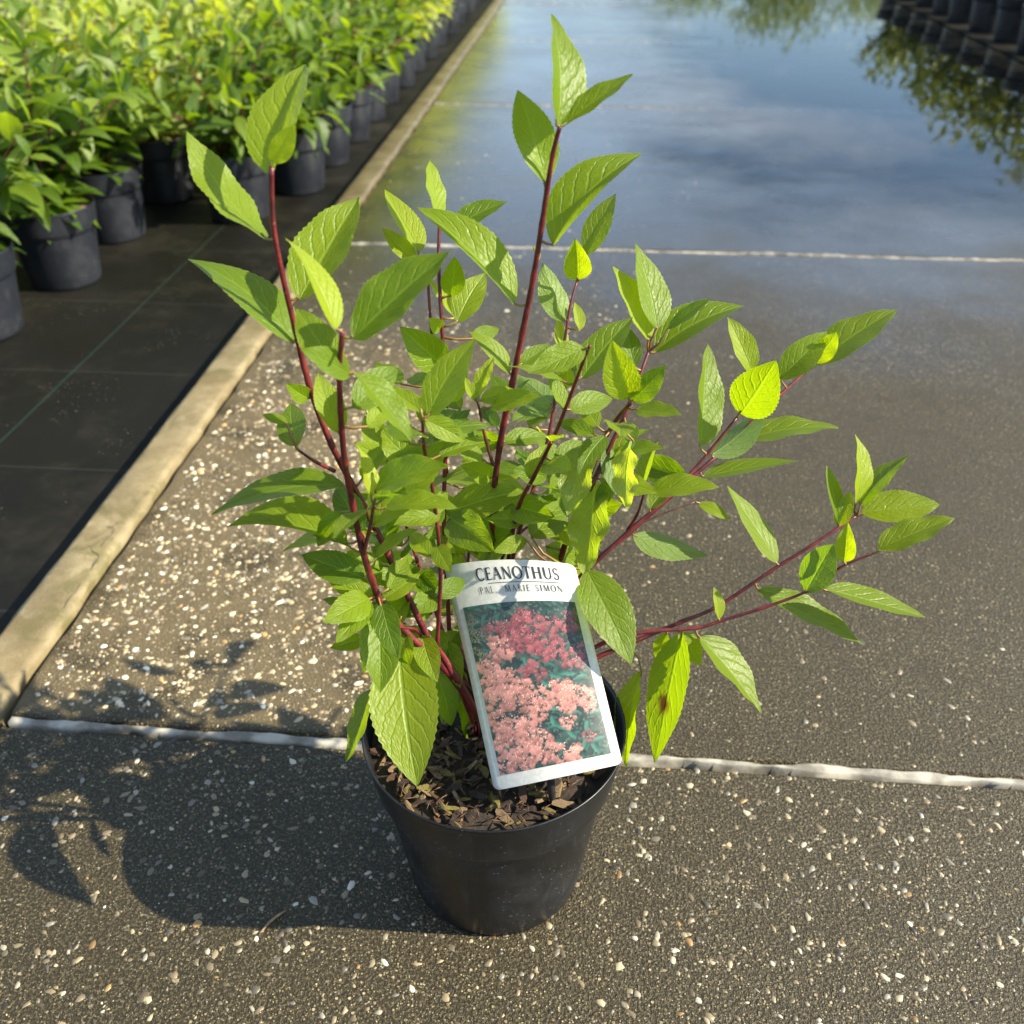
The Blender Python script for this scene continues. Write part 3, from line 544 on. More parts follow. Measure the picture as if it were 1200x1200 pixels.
# leaves: base pixel, tip pixel, apparent width, then options: d = tip further (+) or nearer (-) in mm, y = young, w = wilted, s = stem, U = underside shown
LV = [
 (319,203,356,76,54,dict(s='L2',d=22,fold=.5)), (318,190,347,146,27,dict(s='L2',d=-12,y=.9)), (312,280,218,153,36,dict(s='L2',y=.35,bend=-.06,twist=.7)),
 (343,402,222,303,46,dict(s='L2',y=.3,bend=.1)), (349,350,424,231,58,dict(s='L2',d=15,y=.3)), (397,433,347,362,44,dict(s='L1',d=8)),
 (395,386,333,279,27,dict(s='L1',y=1)), (413,395,530,296,54,dict(s='L1',d=-8,y=.25)), (410,440,353,408,30,dict(s='L1',d=-26,y=.3)),
 (397,508,373,437,33,dict(s='L1',y=.45)), (415,437,483,518,28,dict(s='L1',y=.5)), (362,467,335,449,22,dict(s='L2')), (348,526,341,472,35,dict(s='L2t',y=.35)),
 (336,496,308,485,12,dict(s='L2t',y=.3)), (404,570,248,602,32,dict(s='L1',y=.3,bend=.09)), (408,637,266,618,40,dict(s='L1',y=.35,bend=.1,fold=.55)),
 (400,627,331,646,18,dict(s='L2',d=10)), (427,677,353,650,38,dict(s='L1')), (438,702,385,680,25,dict(s='L1',y=.7)), (485,657,419,682,42,dict(s='B3',d=-20,y=.3)),
 (450,703,492,672,22,dict(s='L1',y=.3)), (449,716,444,812,48,dict(s='L1',d=-12,y=.2,fold=.6)), (467,762,490,922,78,dict(s='Lw',d=-25,bend=.05,fold=.22)),
 (428,748,387,760,20,dict(s='Lw')), (438,706,430,748,16,dict(s='L1')), (436,808,405,893,22,dict(s='Lw',d=-5,y=.3)), (535,740,510,782,28,dict(s='S3')),
 (530,770,556,885,40,dict(s='S3',d=10)), (534,650,486,637,23,dict(s='S3',d=-10,y=.6)), (440,574,526,546,33,dict(s='L1t',d=-14,y=.2)), (437,617,527,516,56,dict(s='L1t',d=4,y=.6)),
 (435,582,420,523,18,dict(s='L1t',y=.9)), (447,545,430,483,34,dict(s='B3',y=.3)), (522,428,468,383,42,dict(s='S3')), (502,487,557,397,42,dict(s='S3b',y=.55)),
 (498,492,547,517,27,dict(s='S3b',y=.35)), (413,477,467,430,40,dict(s='L1',d=15)), (493,480,453,453,22,dict(s='S3b',d=10)),
 (515,257,503,187,20,dict(s='S3',y=.75)), (493,300,452,222,27,dict(s='S3c',y=.55)), (487,308,448,267,22,dict(s='S3c',y=.35)), (530,267,595,237,24,dict(s='S3')),
 (603,356,488,244,37,dict(s='S1',d=-10,fold=.5)), (528,347,533,300,28,dict(s='S3')), (535,377,570,320,34,dict(s='S3',y=.5)), (532,373,503,328,14,dict(s='S3',y=.8)),
 (517,387,502,373,18,dict(s='S3')), (652,147,647,17,41,dict(s='S1',d=6,y=.3,fold=.45)), (660,147,742,87,22,dict(s='S1',y=.3)), (640,222,607,105,44,dict(s='S1',y=.5,twist=1.0,d=-10)),
 (648,287,753,180,44,dict(s='S1',fold=.5)), (687,298,723,227,30,dict(s='S5',y=.4)), (677,330,674,279,32,dict(s='S5',y=.65)), (662,377,637,307,32,dict(s='S5',U=1)),
 (680,387,673,354,13,dict(s='S5',y=.9)), (632,303,624,288,6,dict(s='S1',y=.6)), (760,398,718,312,28,dict(s='S6b',y=1)), (770,385,745,285,36,dict(s='S6b',y=.35)),
 (768,413,871,358,40,dict(s='S6b',y=.2)), (783,385,833,350,14,dict(s='S6b',y=.2)), (680,443,743,372,38,dict(s='S4',d=10,y=.3)), (738,472,717,398,42,dict(s='S6',d=-8,y=.75)),
 (741,470,780,427,30,dict(s='S6',y=.3)), (743,430,733,380,24,dict(s='S6b')), (667,480,718,467,28,dict(s='S4')), (690,407,618,437,33,dict(s='S4',d=-10)),
 (660,480,640,433,16,dict(s='S4')), (663,455,667,403,26,dict(s='S5',y=.5)), (660,413,653,372,16,dict(s='S5',y=.7)), (647,475,608,438,36,dict(s='S5',U=1)),
 (610,427,645,403,20,dict(s='S1',y=.2)), (590,517,642,513,22,dict(s='S1',d=14)), (588,517,550,521,26,dict(s='S1',d=10)), (560,470,603,457,20,dict(s='S1t',y=.35)),
 (560,468,578,418,18,dict(s='S1t',y=.8)), (557,470,545,442,12,dict(s='S1t',y=.9)), (597,437,550,388,20,dict(s='S1',y=.5)), (553,397,585,385,18,dict(s='S3',y=.2)),
 (517,563,617,573,27,dict(s='B1',d=-38,y=.45)), (523,600,615,577,40,dict(s='S3',d=-5,y=.3)), (553,560,622,553,30,dict(s='B1')), (527,608,580,647,44,dict(s='S3',d=-12)),
 (600,590,650,607,36,dict(s='S1',d=-5)), (623,630,663,583,48,dict(s='B4',d=10)), (613,607,570,610,22,dict(s='S1',y=.25)), (617,633,578,646,20,dict(s='B4',d=-8,y=.35)),
 (515,603,460,617,24,dict(s='S3b',d=-12,y=.4)), (692,516,664,604,37,dict(s='S6',w=.55,wave=1,twist=.8)), (698,563,684,674,46,dict(s='S6',d=-10,y=.4,w=.25,wave=1)),
 (742,516,735,598,24,dict(s='S6',w=.75,wave=1.4,twist=1.2)), (657,580,650,537,30,dict(s='B2',y=.5)), (713,523,723,580,20,dict(s='S6b',U=1)), (753,568,773,515,17,dict(s='Rc',y=.2)),
 (762,578,843,570,27,dict(s='Rc',d=-12)), (805,560,743,540,36,dict(s='Ra',d=12)), (742,627,830,652,30,dict(s='Ra',U=1)), (817,588,855,610,14,dict(s='Rd',y=.7)),
 (690,668,738,780,54,dict(s='B4',d=-25,y=.2,fold=.3)), (683,682,663,655,16,dict(s='S6',y=.8)), (820,523,830,403,30,dict(s='Rb',y=.2)), (834,534,897,477,35,dict(s='Ra',U=1)),
 (882,436,852,372,26,dict(s='Ra',y=.5)), (864,488,911,423,56,dict(s='Rb',d=-10,y=.7)), (914,444,970,388,36,dict(s='Ra',y=.4)), (948,433,1051,362,41,dict(s='Ra',y=.35)),
 (955,425,981,387,26,dict(s='Ra',d=-8,y=.9)), (870,518,982,500,26,dict(s='Ra',y=.35)), (823,558,937,541,18,dict(s='Ra',y=.2)), (910,660,853,569,25,dict(s='R1',y=.35)),
 (982,612,969,545,14,dict(s='R1',y=.3)), (1003,590,1002,509,19,dict(s='R1',y=1)), (1004,603,1101,590,38,dict(s='R1',y=.75)), (1008,592,1067,533,26,dict(s='R1',d=12,y=.35)),
 (982,616,997,575,20,dict(s='R1',y=.6)), (988,658,995,612,24,dict(s='R2',y=.6)), (1024,648,1118,606,32,dict(s='R2',y=.3)), (942,694,978,638,40,dict(s='R2',U=1)),
 (889,691,1012,757,27,dict(s='R1',y=.4,d=-8)), (968,692,1084,722,22,dict(s='R2',y=.5)), (843,728,836,688,12,dict(s='R2',y=.5)), (820,747,892,836,33,dict(s='R2',y=.35)),
 (800,743,766,893,46,dict(s='R2',d=-5,spot=1,fold=.2,y=0)), (795,742,821,780,24,dict(s='R2',d=8,y=.3)), (752,787,733,898,26,dict(s='R1',d=-8)), (782,742,770,775,18,dict(s='R1',y=.6)),
 # low leaves around the foot of the stems
 (505,720,470,700,26,dict(d=-12)), (510,700,545,680,24,dict(d=10)), (495,745,512,800,30,dict(d=-15)), (522,750,540,806,28,dict(d=-8)), (500,690,475,660,24,dict(y=.3)), (515,732,505,788,26,dict(d=-10)), (478,735,470,792,26,dict(d=8)), (532,785,517,848,30,dict(d=-5)),
 (545,772,556,835,28,dict(d=5)), (470,722,440,748,24,dict(y=.2)), (505,652,480,625,22,dict(y=.3)), (490,672,520,702,26,dict(d=-10)), (462,662,435,640,20,dict(y=.3)), (500,602,525,576,22,dict(y=.4)), (455,725,425,790,26,dict(d=6)), (510,790,530,850,28,dict(d=12)),
 # deeper, partly hidden leaves
 (470,600,440,640,30,dict()), (545,600,560,650,34,dict()), (560,560,590,600,34,dict()), (500,560,470,590,28,dict()), (455,540,415,520,26,dict()), (480,520,455,495,24,dict()),
 (600,620,560,655,36,dict(d=12)), (640,640,680,665,30,dict(d=10)), (520,690,480,720,34,dict()), (530,720,500,690,28,dict()), (545,690,580,720,34,dict()), (480,700,455,740,30,dict()),
 (575,560,540,545,26,dict()), (640,560,600,548,26,dict()), (655,620,700,640,28,dict()), (690,600,730,590,26,dict()), (620,500,650,470,24,dict(d=12)), (600,470,575,440,24,dict(d=12)),
 (535,520,565,500,26,dict(d=12)), (540,480,520,455,24,dict(d=10)), (650,540,690,520,24,dict(d=14)), (700,500,680,470,22,dict(y=.3)), (470,640,440,610,28,dict()), (495,635,530,620,24,dict(y=.2)),
 (520,800,490,850,32,dict()), (560,800,545,860,34,dict()), (480,790,455,840,30,dict(d=10)), (620,560,640,520,22,dict(y=.4)), (585,660,550,690,30,dict()), (510,640,530,670,24,dict()),
 (425,560,452,520,22,dict(y=.2,d=10)), (430,500,462,468,26,dict(d=14)), (470,450,440,425,24,dict(d=12)), (520,540,500,510,22,dict(y=.3)), (660,690,700,720,30,dict(d=10)), (570,600,600,640,30,dict(d=12)),
 (640,600,670,640,28,dict()), (720,560,700,600,20,dict(d=8)), (760,600,790,560,22,dict(d=14)), (525,470,548,432,22,dict(y=.4)), (400,600,372,640,24,dict(d=16)), (455,690,478,655,26,dict(d=12)),
]
for li, (bx, by, tx, ty, wpx, o) in enumerate(LV):
    cand = [s for s in stem_samples if s[3] == o['s']] if 's' in o else stem_samples
    sx, sy, sdv, snm, sw, st = min(cand, key=lambda s: (s[0] - bx) ** 2 + (s[1] - by) ** 2)
    dist = math.hypot(sx - bx, sy - by)
    if dist < 2.5: bx += (tx - bx) * 0.06; by += (ty - by) * 0.06
    base = P(bx, by, sdv); depth = (base - CAM).dot(VIEW)
    lpx = math.hypot(tx - bx, ty - by); k = depth / FPX; l = lpx * k; wm = wpx * k
    rho = 0.48 if wpx > 30 else 0.45
    dd = o.get('d', random.uniform(-6, 8)) * 0.001
    if wpx / lpx > rho:
        need = math.sqrt(max((wm / rho) ** 2 - l * l, 0)); sg = 1 if dd > 0 else -1
        if abs(dd) < need: dd = sg * min(need, l * 1.1)
    tip = D(tx, ty, depth + dd)
    Lt = (tip - base).length; W = max(min(max(rho * Lt, wm), 1.15 * wm + 0.010), wm)
    phi = math.acos(max(-1, min(1, wm / W)))
    ax = (tip - base).normalized(); vw = (CAM - (base + tip) * 0.5).normalized(); vw = (vw - ax * vw.dot(ax)).normalized(); sd_ = ax.cross(vw)
    n1 = vw * math.cos(phi) + sd_ * math.sin(phi); n2 = vw * math.cos(phi) - sd_ * math.sin(phi)
    nrm = n1 if n1.z > n2.z else n2
    if o.get('U'): nrm = -nrm
    data = leaf_mesh_data(base, tip, nrm, W / 1.0, bend=o.get('bend', random.uniform(0.0, 0.08)), fold=o.get('fold', random.uniform(0.18, 0.42)), twist=o.get('twist', random.uniform(-.35, .35)),
                          wave=o.get('wave', random.uniform(0, .35)), seed=li, droop=random.uniform(-.02, .05), pet=sw, pr=0.0008)
    lf = mesh_obj('leaf', data[0], data[2], None, stem_objs[snm], mats=[M['leaf'], M['petiole']], fmat=data[3], uv=data[1])
    lf.color = (o.get('y', random.uniform(.05, .35)), o.get('w', 0), o.get('spot', 0), 1)
    if o.get('spot'): lf['label'] = 'hanging leaf with a brown blotch'
    if o.get('w', 0) > .5: lf['label'] = 'wilted pale yellowish leaf'

fr_ = random.Random(5)
pool = [q for q in stem_samples if 425 < q[0] < 735 and 425 < q[1] < 720]
low = [q for q in stem_samples if 440 < q[0] < 600 and 590 < q[1] < 790]
for li in range(112):
    sx, sy, sdv, snm, sw, st = fr_.choice(pool if li < 75 else low); a = fr_.uniform(0, 6.283)
    dr = Vector((math.cos(a), math.sin(a) * 0.9 + 0.12, fr_.uniform(-.35, .75))).normalized(); Lf = fr_.uniform(.024, .042); base = sw + dr * 0.007
    if 515 < sx < 700 and sy > 600 and dr.dot(FW) < 0: dr -= FW * 2 * dr.dot(FW); base = sw + dr * 0.007
    n_ = Vector((fr_.uniform(-.5, .5), fr_.uniform(-.6, .3), 1))
    if any(495 < pixel(q)[0] < 750 and 625 < pixel(q)[1] < 940 and pixel(q)[2] < 0.68 for q in (base, base + dr * Lf * .5, base + dr * Lf)): continue
    d = leaf_mesh_data(base, base + dr * Lf, n_, Lf * fr_.uniform(.42, .5), bend=fr_.uniform(0, .08), fold=fr_.uniform(.15, .4), twist=fr_.uniform(-.4, .4), wave=.3, rows=24, cols=6, seed=900 + li, pet=sw, pr=.0007)
    lf = mesh_obj('leaf', d[0], d[2], None, stem_objs[snm], mats=[M['leaf'], M['petiole']], fmat=d[3], uv=d[1]); lf.color = (fr_.uniform(0, .4), 0, 0, 1)

# ------------------------------------------------------------------ plant label
lb = tag(empty('plant_label', D(650, 952, 0.640)), 'white picture label printed with pink flowers stuck in the black pot', 'plant label')
lb_inv = Matrix.Translation(-lb.location)
B0 = D(654, 910, 0.618); T0 = D(595, 655, 0.640); up = (T0 - B0); LH = up.length; up.normalize()
rt = (D(728, 894, 0.62) - D(580, 928, 0.62)); rt = (rt - up * rt.dot(up)).normalized(); nl = rt.cross(up).normalized(); LW = 0.0850
if nl.dot(CAM - B0) < 0: nl = -nl
CTL, CTR, CBL, CBR = D(520, 664, 0.640), D(674, 662, 0.640), D(579, 927, 0.622), D(730, 895, 0.618)
nl = ((CBR - CBL).normalized().cross((CTL - CBL).normalized()) + (CTR - CTL).normalized().cross((CTR - CBR).normalized())).normalized()
if nl.dot(CAM - B0) < 0: nl = -nl
def LP(u, v, off=0.0):                                     # label surface, u and v in metres from bottom centre
    t = u / (LW / 2); vv = v / LH; q = (t + 1) / 2
    a = CBL.lerp(CBR, q); b = CTL.lerp(CTR, q); bow = 1 - t * t
    return lb_inv @ (a.lerp(b, vv) + nl * (0.010 * bow - 0.009 * math.sin(math.pi * vv) + off) + up * ((0.0012 + 0.0022 * vv) * bow))
rc = 0.0045; nu, nv = 24, 60; v = []; f = []
for j in range(nv + 1):
    y = LH * j / nv
    if j < 8: y = rc * (1 - math.cos(math.pi / 2 * j / 8)) if j else 0
    if j > nv - 8: y = LH - rc * (1 - math.cos(math.pi / 2 * (nv - j) / 8))
    e = min(y, LH - y); hw = LW / 2 - (rc - math.sqrt(max(rc * rc - (rc - e) ** 2, 0)) if e < rc else 0)
    for i in range(nu + 1): v.append(LP(-hw + 2 * hw * i / nu, y))
for j in range(nv):
    for i in range(nu): f.append((j * (nu + 1) + i, j * (nu + 1) + i + 1, (j + 1) * (nu + 1) + i + 1, (j + 1) * (nu + 1) + i))
card = mesh_obj('card', v, f, M['card'], lb); sm = card.modifiers.new('Solidify', 'SOLIDIFY'); sm.thickness = 0.0006; sm.offset = -1
# printed picture: painted vertex by vertex
gx, gy = 150, 204
px0, px1, py0, py1 = -LW / 2 + 0.0062, LW / 2 - 0.0058, 0.0085, LH * 0.805
U, V = np.meshgrid(np.linspace(0, 1, gx), np.linspace(0, 1, gy)); A = (px1 - px0) / (py1 - py0)
g = np.random.default_rng(11)
img = np.zeros((gy, gx, 3)); nn = vnoise(U * A * 10, V * 10, 3, 3); n2 = vnoise(U * A * 10, V * 10, 9, 4)
img[:] = (0.020, 0.032, 0.030); img += (0.05 * nn[..., None] ** 2) * np.array((0.7, 1.0, 0.8)) + 0.07 * (n2 > 0.72)[..., None] * np.array((0.5, 0.9, 0.7))
gr = np.clip(1.2 - np.hypot((U - 0.06) / 0.13, (V - 0.76) / 0.22), 0, 1); img = img * (1 - 0.8 * gr[..., None]) + gr[..., None] * (0.25 * (g.random((gy, gx)) ** 1.5)[..., None] * np.array((1, 1.05, 0.7)))
def ell(cx, cy, a, b, th, col, edge=0.25):
    X = (U - cx) * A; Y = V - cy; x = X * math.cos(th) + Y * math.sin(th); y = -X * math.sin(th) + Y * math.cos(th)
    d = np.hypot(x / a, y / b); k = np.clip((1 - d) / edge, 0, 1)[..., None]; sh = (0.75 + 0.5 * (y / b))[..., None] * (0.85 + 0.3 * n2[..., None])
    rib = (np.abs(y) < b * 0.09)[..., None] * 0.25 + 1
    img[:] = img * (1 - k) + k * np.array(col) * sh * rib
for q in range(150):
    cx, cy = g.random(), g.random(); lum = g.uniform(0.5, 1.35)
    ell(cx, cy, g.uniform(.025, .045), g.uniform(.011, .02), g.uniform(0, 3.14), np.array((0.035, 0.095, 0.075)) * lum)
for (cx, cy) in [(.60, .33), (.57, .25), (.63, .21), (.70, .16), (.85, .19), (.92, .10), (.95, .27), (.80, .09), (.58, .48), (.68, .52), (.80, .53), (.45, .62), (.40, .58), (.90, .50), (.36, .33), (.14, .09), (.10, .13), (.55, .12), (.88, .05), (.75, .28)]:
    ell(cx, cy, .042, .019, g.uniform(0, 3.14), (0.055, 0.16, 0.125))
FL = [(.22, .86, .055, 0), (.40, .82, .10, 0), (.55, .87, .10, 0), (.50, .76, .10, 0), (.35, .74, .08, 0), (.72, .85, .08, 0), (.86, .83, .08, 0), (.93, .90, .05, 0), (.72, .70, .085, 0), (.80, .63, .08, 0), (.95, .68, .07, 0), (.62, .66, .06, 0),
      (.47, .55, .085, 0), (.92, .60, .05, 0), (.60, .76, .06, 0), (.24, .72, .09, 1), (.10, .62, .08, 1), (.16, .54, .09, 1), (.06, .50, .07, 1), (.28, .56, .06, 1), (.12, .42, .09, 1), (.24, .44, .08, 1), (.32, .40, .10, 1), (.42, .38, .08, 1),
      (.36, .47, .07, 1), (.46, .30, .06, 1), (.08, .30, .09, 1), (.20, .24, .10, 1), (.32, .22, .10, 1), (.40, .16, .09, 1), (.10, .16, .08, 1), (.28, .10, .09, 1), (.20, .05, .09, 1), (.44, .08, .08, 1), (.62, .035, .10, 1), (.06, .04, .07, 1),
      (.66, .42, .10, 1), (.78, .40, .10, 1), (.88, .37, .08, 1), (.72, .34, .07, 1), (.92, .30, .05, 1), (.70, .23, .055, 1), (.85, .13, .045, 2), (.52, .36, .05, 1)]
for (cx, cy, r, kind) in FL:
    c0 = [(0.27, 0.082, 0.088), (0.50, 0.225, 0.185), (0.27, 0.10, 0.10)][kind]  # lower heads painted paler for the sun falling on that part
    for q in range(int(7 + r * 130)):
        a = g.uniform(0, 6.283); rr = r * g.random() ** .5; x = cx + rr * math.cos(a) / A * 0.9; y = cy + rr * math.sin(a) * 0.8; rs = r * g.uniform(.16, .34)
        dq = np.hypot((U - x) * A, V - y) / rs; kq = np.clip((1.05 - dq + 0.9 * (n2 - .5)) / 0.45, 0, 1)[..., None] * 0.9
        img[:] = img * (1 - kq) + kq * np.array(c0) * (g.uniform(.45, 1.05) + 0.30 * (V - y)[..., None] / rs)
    for q in range(int(r * r * 9000)):
        a = g.uniform(0, 6.283); rr = r * math.sqrt(g.random()) * (1 + 0.15 * math.sin(5 * a + cx * 40)); x = cx + rr * math.cos(a) / A * 0.92; y = cy + rr * math.sin(a) * 0.80
        i = int(x * (gx - 1)); j = int(y * (gy - 1))
        if not (1 <= i < gx - 1 and 1 <= j < gy - 1): continue
        lum = g.uniform(0.65, 1.3) * (1 + 0.45 * math.sin(a) * rr / r); c = np.array(c0) * lum + np.array((0.10, 0.10, 0.08)) * max(lum - 0.8, 0) * (1 + kind)
        img[j, i] = c
        if g.random() < .7: img[j + g.integers(-1, 2), i + g.integers(-1, 2)] = c * g.uniform(.75, 1.1)
img = np.clip(img, 0.004, 0.85)
v = [LP(px0 + (px1 - px0) * i / (gx - 1), py0 + (py1 - py0) * j / (gy - 1), 0.0003) for j in range(gy) for i in range(gx)]
f = [(j * gx + i, j * gx + i + 1, (j + 1) * gx + i + 1, (j + 1) * gx + i) for j in range(gy - 1) for i in range(gx - 1)]
pic = mesh_obj('printed_picture', v, f, M['print'], card)
at = pic.data.color_attributes.new('Col', 'FLOAT_COLOR', 'POINT'); at.data.foreach_set('color', np.concatenate([img, np.ones((gy, gx, 1))], 2).ravel())
# lettering: roman capitals drawn from thick and thin strokes in a box one unit high
TH, TN = 0.135, 0.065
def arc(cx, cy, rx, ry, a0, a1, w0=TN, w1=TH, n=18):
    o = []
    for i in range(n + 1):
        a = R(a0 + (a1 - a0) * i / n); o.append((cx + rx * math.cos(a), cy + ry * math.sin(a), w0 + (w1 - w0) * abs(math.cos(a))))
    return o
ln = lambda x0, y0, x1, y1, wd: [(x0, y0, wd), (x1, y1, wd)]
sf = lambda x, y, h=0.11: ln(x - h, y, x + h, y, 0.035)
GL = {
 'C': (0.86, [arc(0.47, 0.5, 0.40, 0.5, 48, 312), ln(0.75, 0.86, 0.77, 0.70, 0.045)]),
 'E': (0.66, [ln(0.16, 0, 0.16, 1, TH), ln(0.05, 0.98, 0.56, 0.98, TN), ln(0.16, 0.52, 0.47, 0.52, TN), ln(0.05, 0.02, 0.60, 0.02, TN), ln(0.55, 1, 0.57, 0.84, 0.04), ln(0.47, 0.60, 0.47, 0.43, 0.035), ln(0.58, 0, 0.63, 0.18, 0.04)]),
 'A': (0.88, [ln(0.10, 0, 0.43, 1, TN), ln(0.43, 1, 0.77, 0, TH), ln(0.22, 0.36, 0.66, 0.36, TN), sf(0.10, 0.015), sf(0.77, 0.015, .12)]),
 'N': (0.98, [ln(0.16, 0, 0.16, 0.98, TN), ln(0.14, 0.97, 0.82, 0.03, TH), ln(0.82, 0, 0.82, 1, TN), sf(0.16, 0.015), sf(0.10, 0.985, .08), sf(0.82, 0.985)]),
 'O': (1.00, [arc(0.5, 0.5, 0.42, 0.5, 0, 360, n=36)]),
 'T': (0.78, [ln(0.39, 0, 0.39, 1, TH), ln(0.03, 0.975, 0.75, 0.975, TN), ln(0.04, 1, 0.02, 0.82, 0.04), ln(0.74, 1, 0.76, 0.82, 0.04), sf(0.39, 0.015, .14)]),
 'H': (1.00, [ln(0.19, 0, 0.19, 1, TH), ln(0.81, 0, 0.81, 1, TH), ln(0.19, 0.52, 0.81, 0.52, TN), sf(0.19, 0.015, .13), sf(0.81, 0.015, .13), sf(0.19, 0.985, .13), sf(0.81, 0.985, .13)]),
 'U': (0.94, [ln(0.17, 0.34, 0.17, 1, TH), ln(0.77, 0.34, 0.77, 1, 0.07), arc(0.47, 0.34, 0.30, 0.33, 180, 360, 0.06, 0.10), sf(0.17, 0.985, .13), sf(0.77, 0.985, .1)]),
 'S': (0.60, [arc(0.30, 0.745, 0.20, 0.24, 30, 250, TN, 0.07), ln(0.235, 0.53, 0.385, 0.46, TH), arc(0.30, 0.255, 0.22, 0.25, 60, -150, TN, 0.08), ln(0.48, 0.95, 0.49, 0.76, 0.035), ln(0.09, 0.23, 0.10, 0.04, 0.035)]),
 'P': (0.68, [ln(0.17, 0, 0.17, 1, TH), arc(0.30, 0.74, 0.27, 0.24, 90, -90), ln(0.06, 0.98, 0.30, 0.98, TN), ln(0.17, 0.50, 0.30, 0.50, TN), sf(0.17, 0.015, .13)]),
 'L': (0.64, [ln(0.17, 0, 0.17, 1, TH), ln(0.05, 0.02, 0.56, 0.02, TN), sf(0.17, 0.985, .13), ln(0.55, 0, 0.60, 0.20, 0.04)]),
 'M': (1.14, [ln(0.12, 0, 0.20, 1, TN), ln(0.20, 1, 0.56, 0.02, TH), ln(0.56, 0.02, 0.92, 1, TN), ln(0.92, 1, 1.00, 0, TH), sf(0.12, 0.015), sf(1.0, 0.015, .12)]),
 'R': (0.80, [ln(0.17, 0, 0.17, 1, TH), arc(0.30, 0.75, 0.25, 0.23, 90, -90), ln(0.06, 0.98, 0.30, 0.98, TN), ln(0.17, 0.52, 0.32, 0.52, TN), ln(0.34, 0.52, 0.74, 0.0, TH), sf(0.17, 0.015, .13)]),
 'I': (0.38, [ln(0.19, 0, 0.19, 1, TH), sf(0.19, 0.015, .13), sf(0.19, 0.985, .13)]),
 '.': (0.30, [ln(0.14, -0.02, 0.14, 0.12, 0.14)]), "'": (0.26, [ln(0.15, 1.02, 0.10, 0.74, 0.09)]), '`': (0.26, [ln(0.10, 0.74, 0.15, 1.02, 0.09)]), ' ': (0.55, [])}
def write(txt, x0, x1, y, h, rise=0.0, wk=1.0, track=0.10):
    tot = sum(GL[c][0] + track for c in txt) - track; sx = (x1 - x0) / tot; v = []; f = []; x = 0; lay = 0
    for c in txt:
        wd, strokes = GL[c]
        for st in strokes:
            n = len(st); b = len(v); lay += 1
            for i in range(n):
                a = st[max(i - 1, 0)]; q = st[min(i + 1, n - 1)]; dx, dy = (q[0] - a[0]) * sx, (q[1] - a[1]) * h; dl = math.hypot(dx, dy) or 1
                hw = st[i][2] * 0.5 * h * wk; X = x0 + (x + st[i][0]) * sx; Y = y + st[i][1] * h + rise * (X - x0) / (x1 - x0)
                v += [LP(X - dy / dl * hw, Y + dx / dl * hw, 0.00035 + 0.000004 * (lay % 7)), LP(X + dy / dl * hw, Y - dx / dl * hw, 0.00035 + 0.000004 * (lay % 7))]
            for i in range(n - 1): f.append((b + 2 * i, b + 2 * i + 1, b + 2 * i + 3, b + 2 * i + 2))
        x += wd + track
    return mesh_obj('lettering', v, f, M['ink'], card, smooth=False)
write('CEANOTHUS', -0.0225, 0.0305, LH * 0.912, 0.0083, 0.0, 1.05)
write("PAL. `MARIE SIMON'", -0.0225, 0.0325, LH * 0.852, 0.0045, 0.0, 0.82, 0.26)
v = [LP(-0.016 + 0.0465 * i / 20, LH * 0.897 + s * 0.00016, 0.0004) for i in range(21) for s in (-1, 1)]
mesh_obj('printed_rule', v, [(2 * i, 2 * i + 2, 2 * i + 3, 2 * i + 1) for i in range(20)], M['ink'], card, smooth=False)
mb = MB(); a0 = Vector((0, 0, -0.012)); b0 = LP(-0.002, 0.02, -0.006); b1 = LP(-0.003, 0.05, -0.009)
mb.tube([a0, a0.lerp(b0, .5), b0, b1], [0.0022, 0.0028, 0.0028, 0.0024], 8); mb.build('stake', M['stick'], lb)

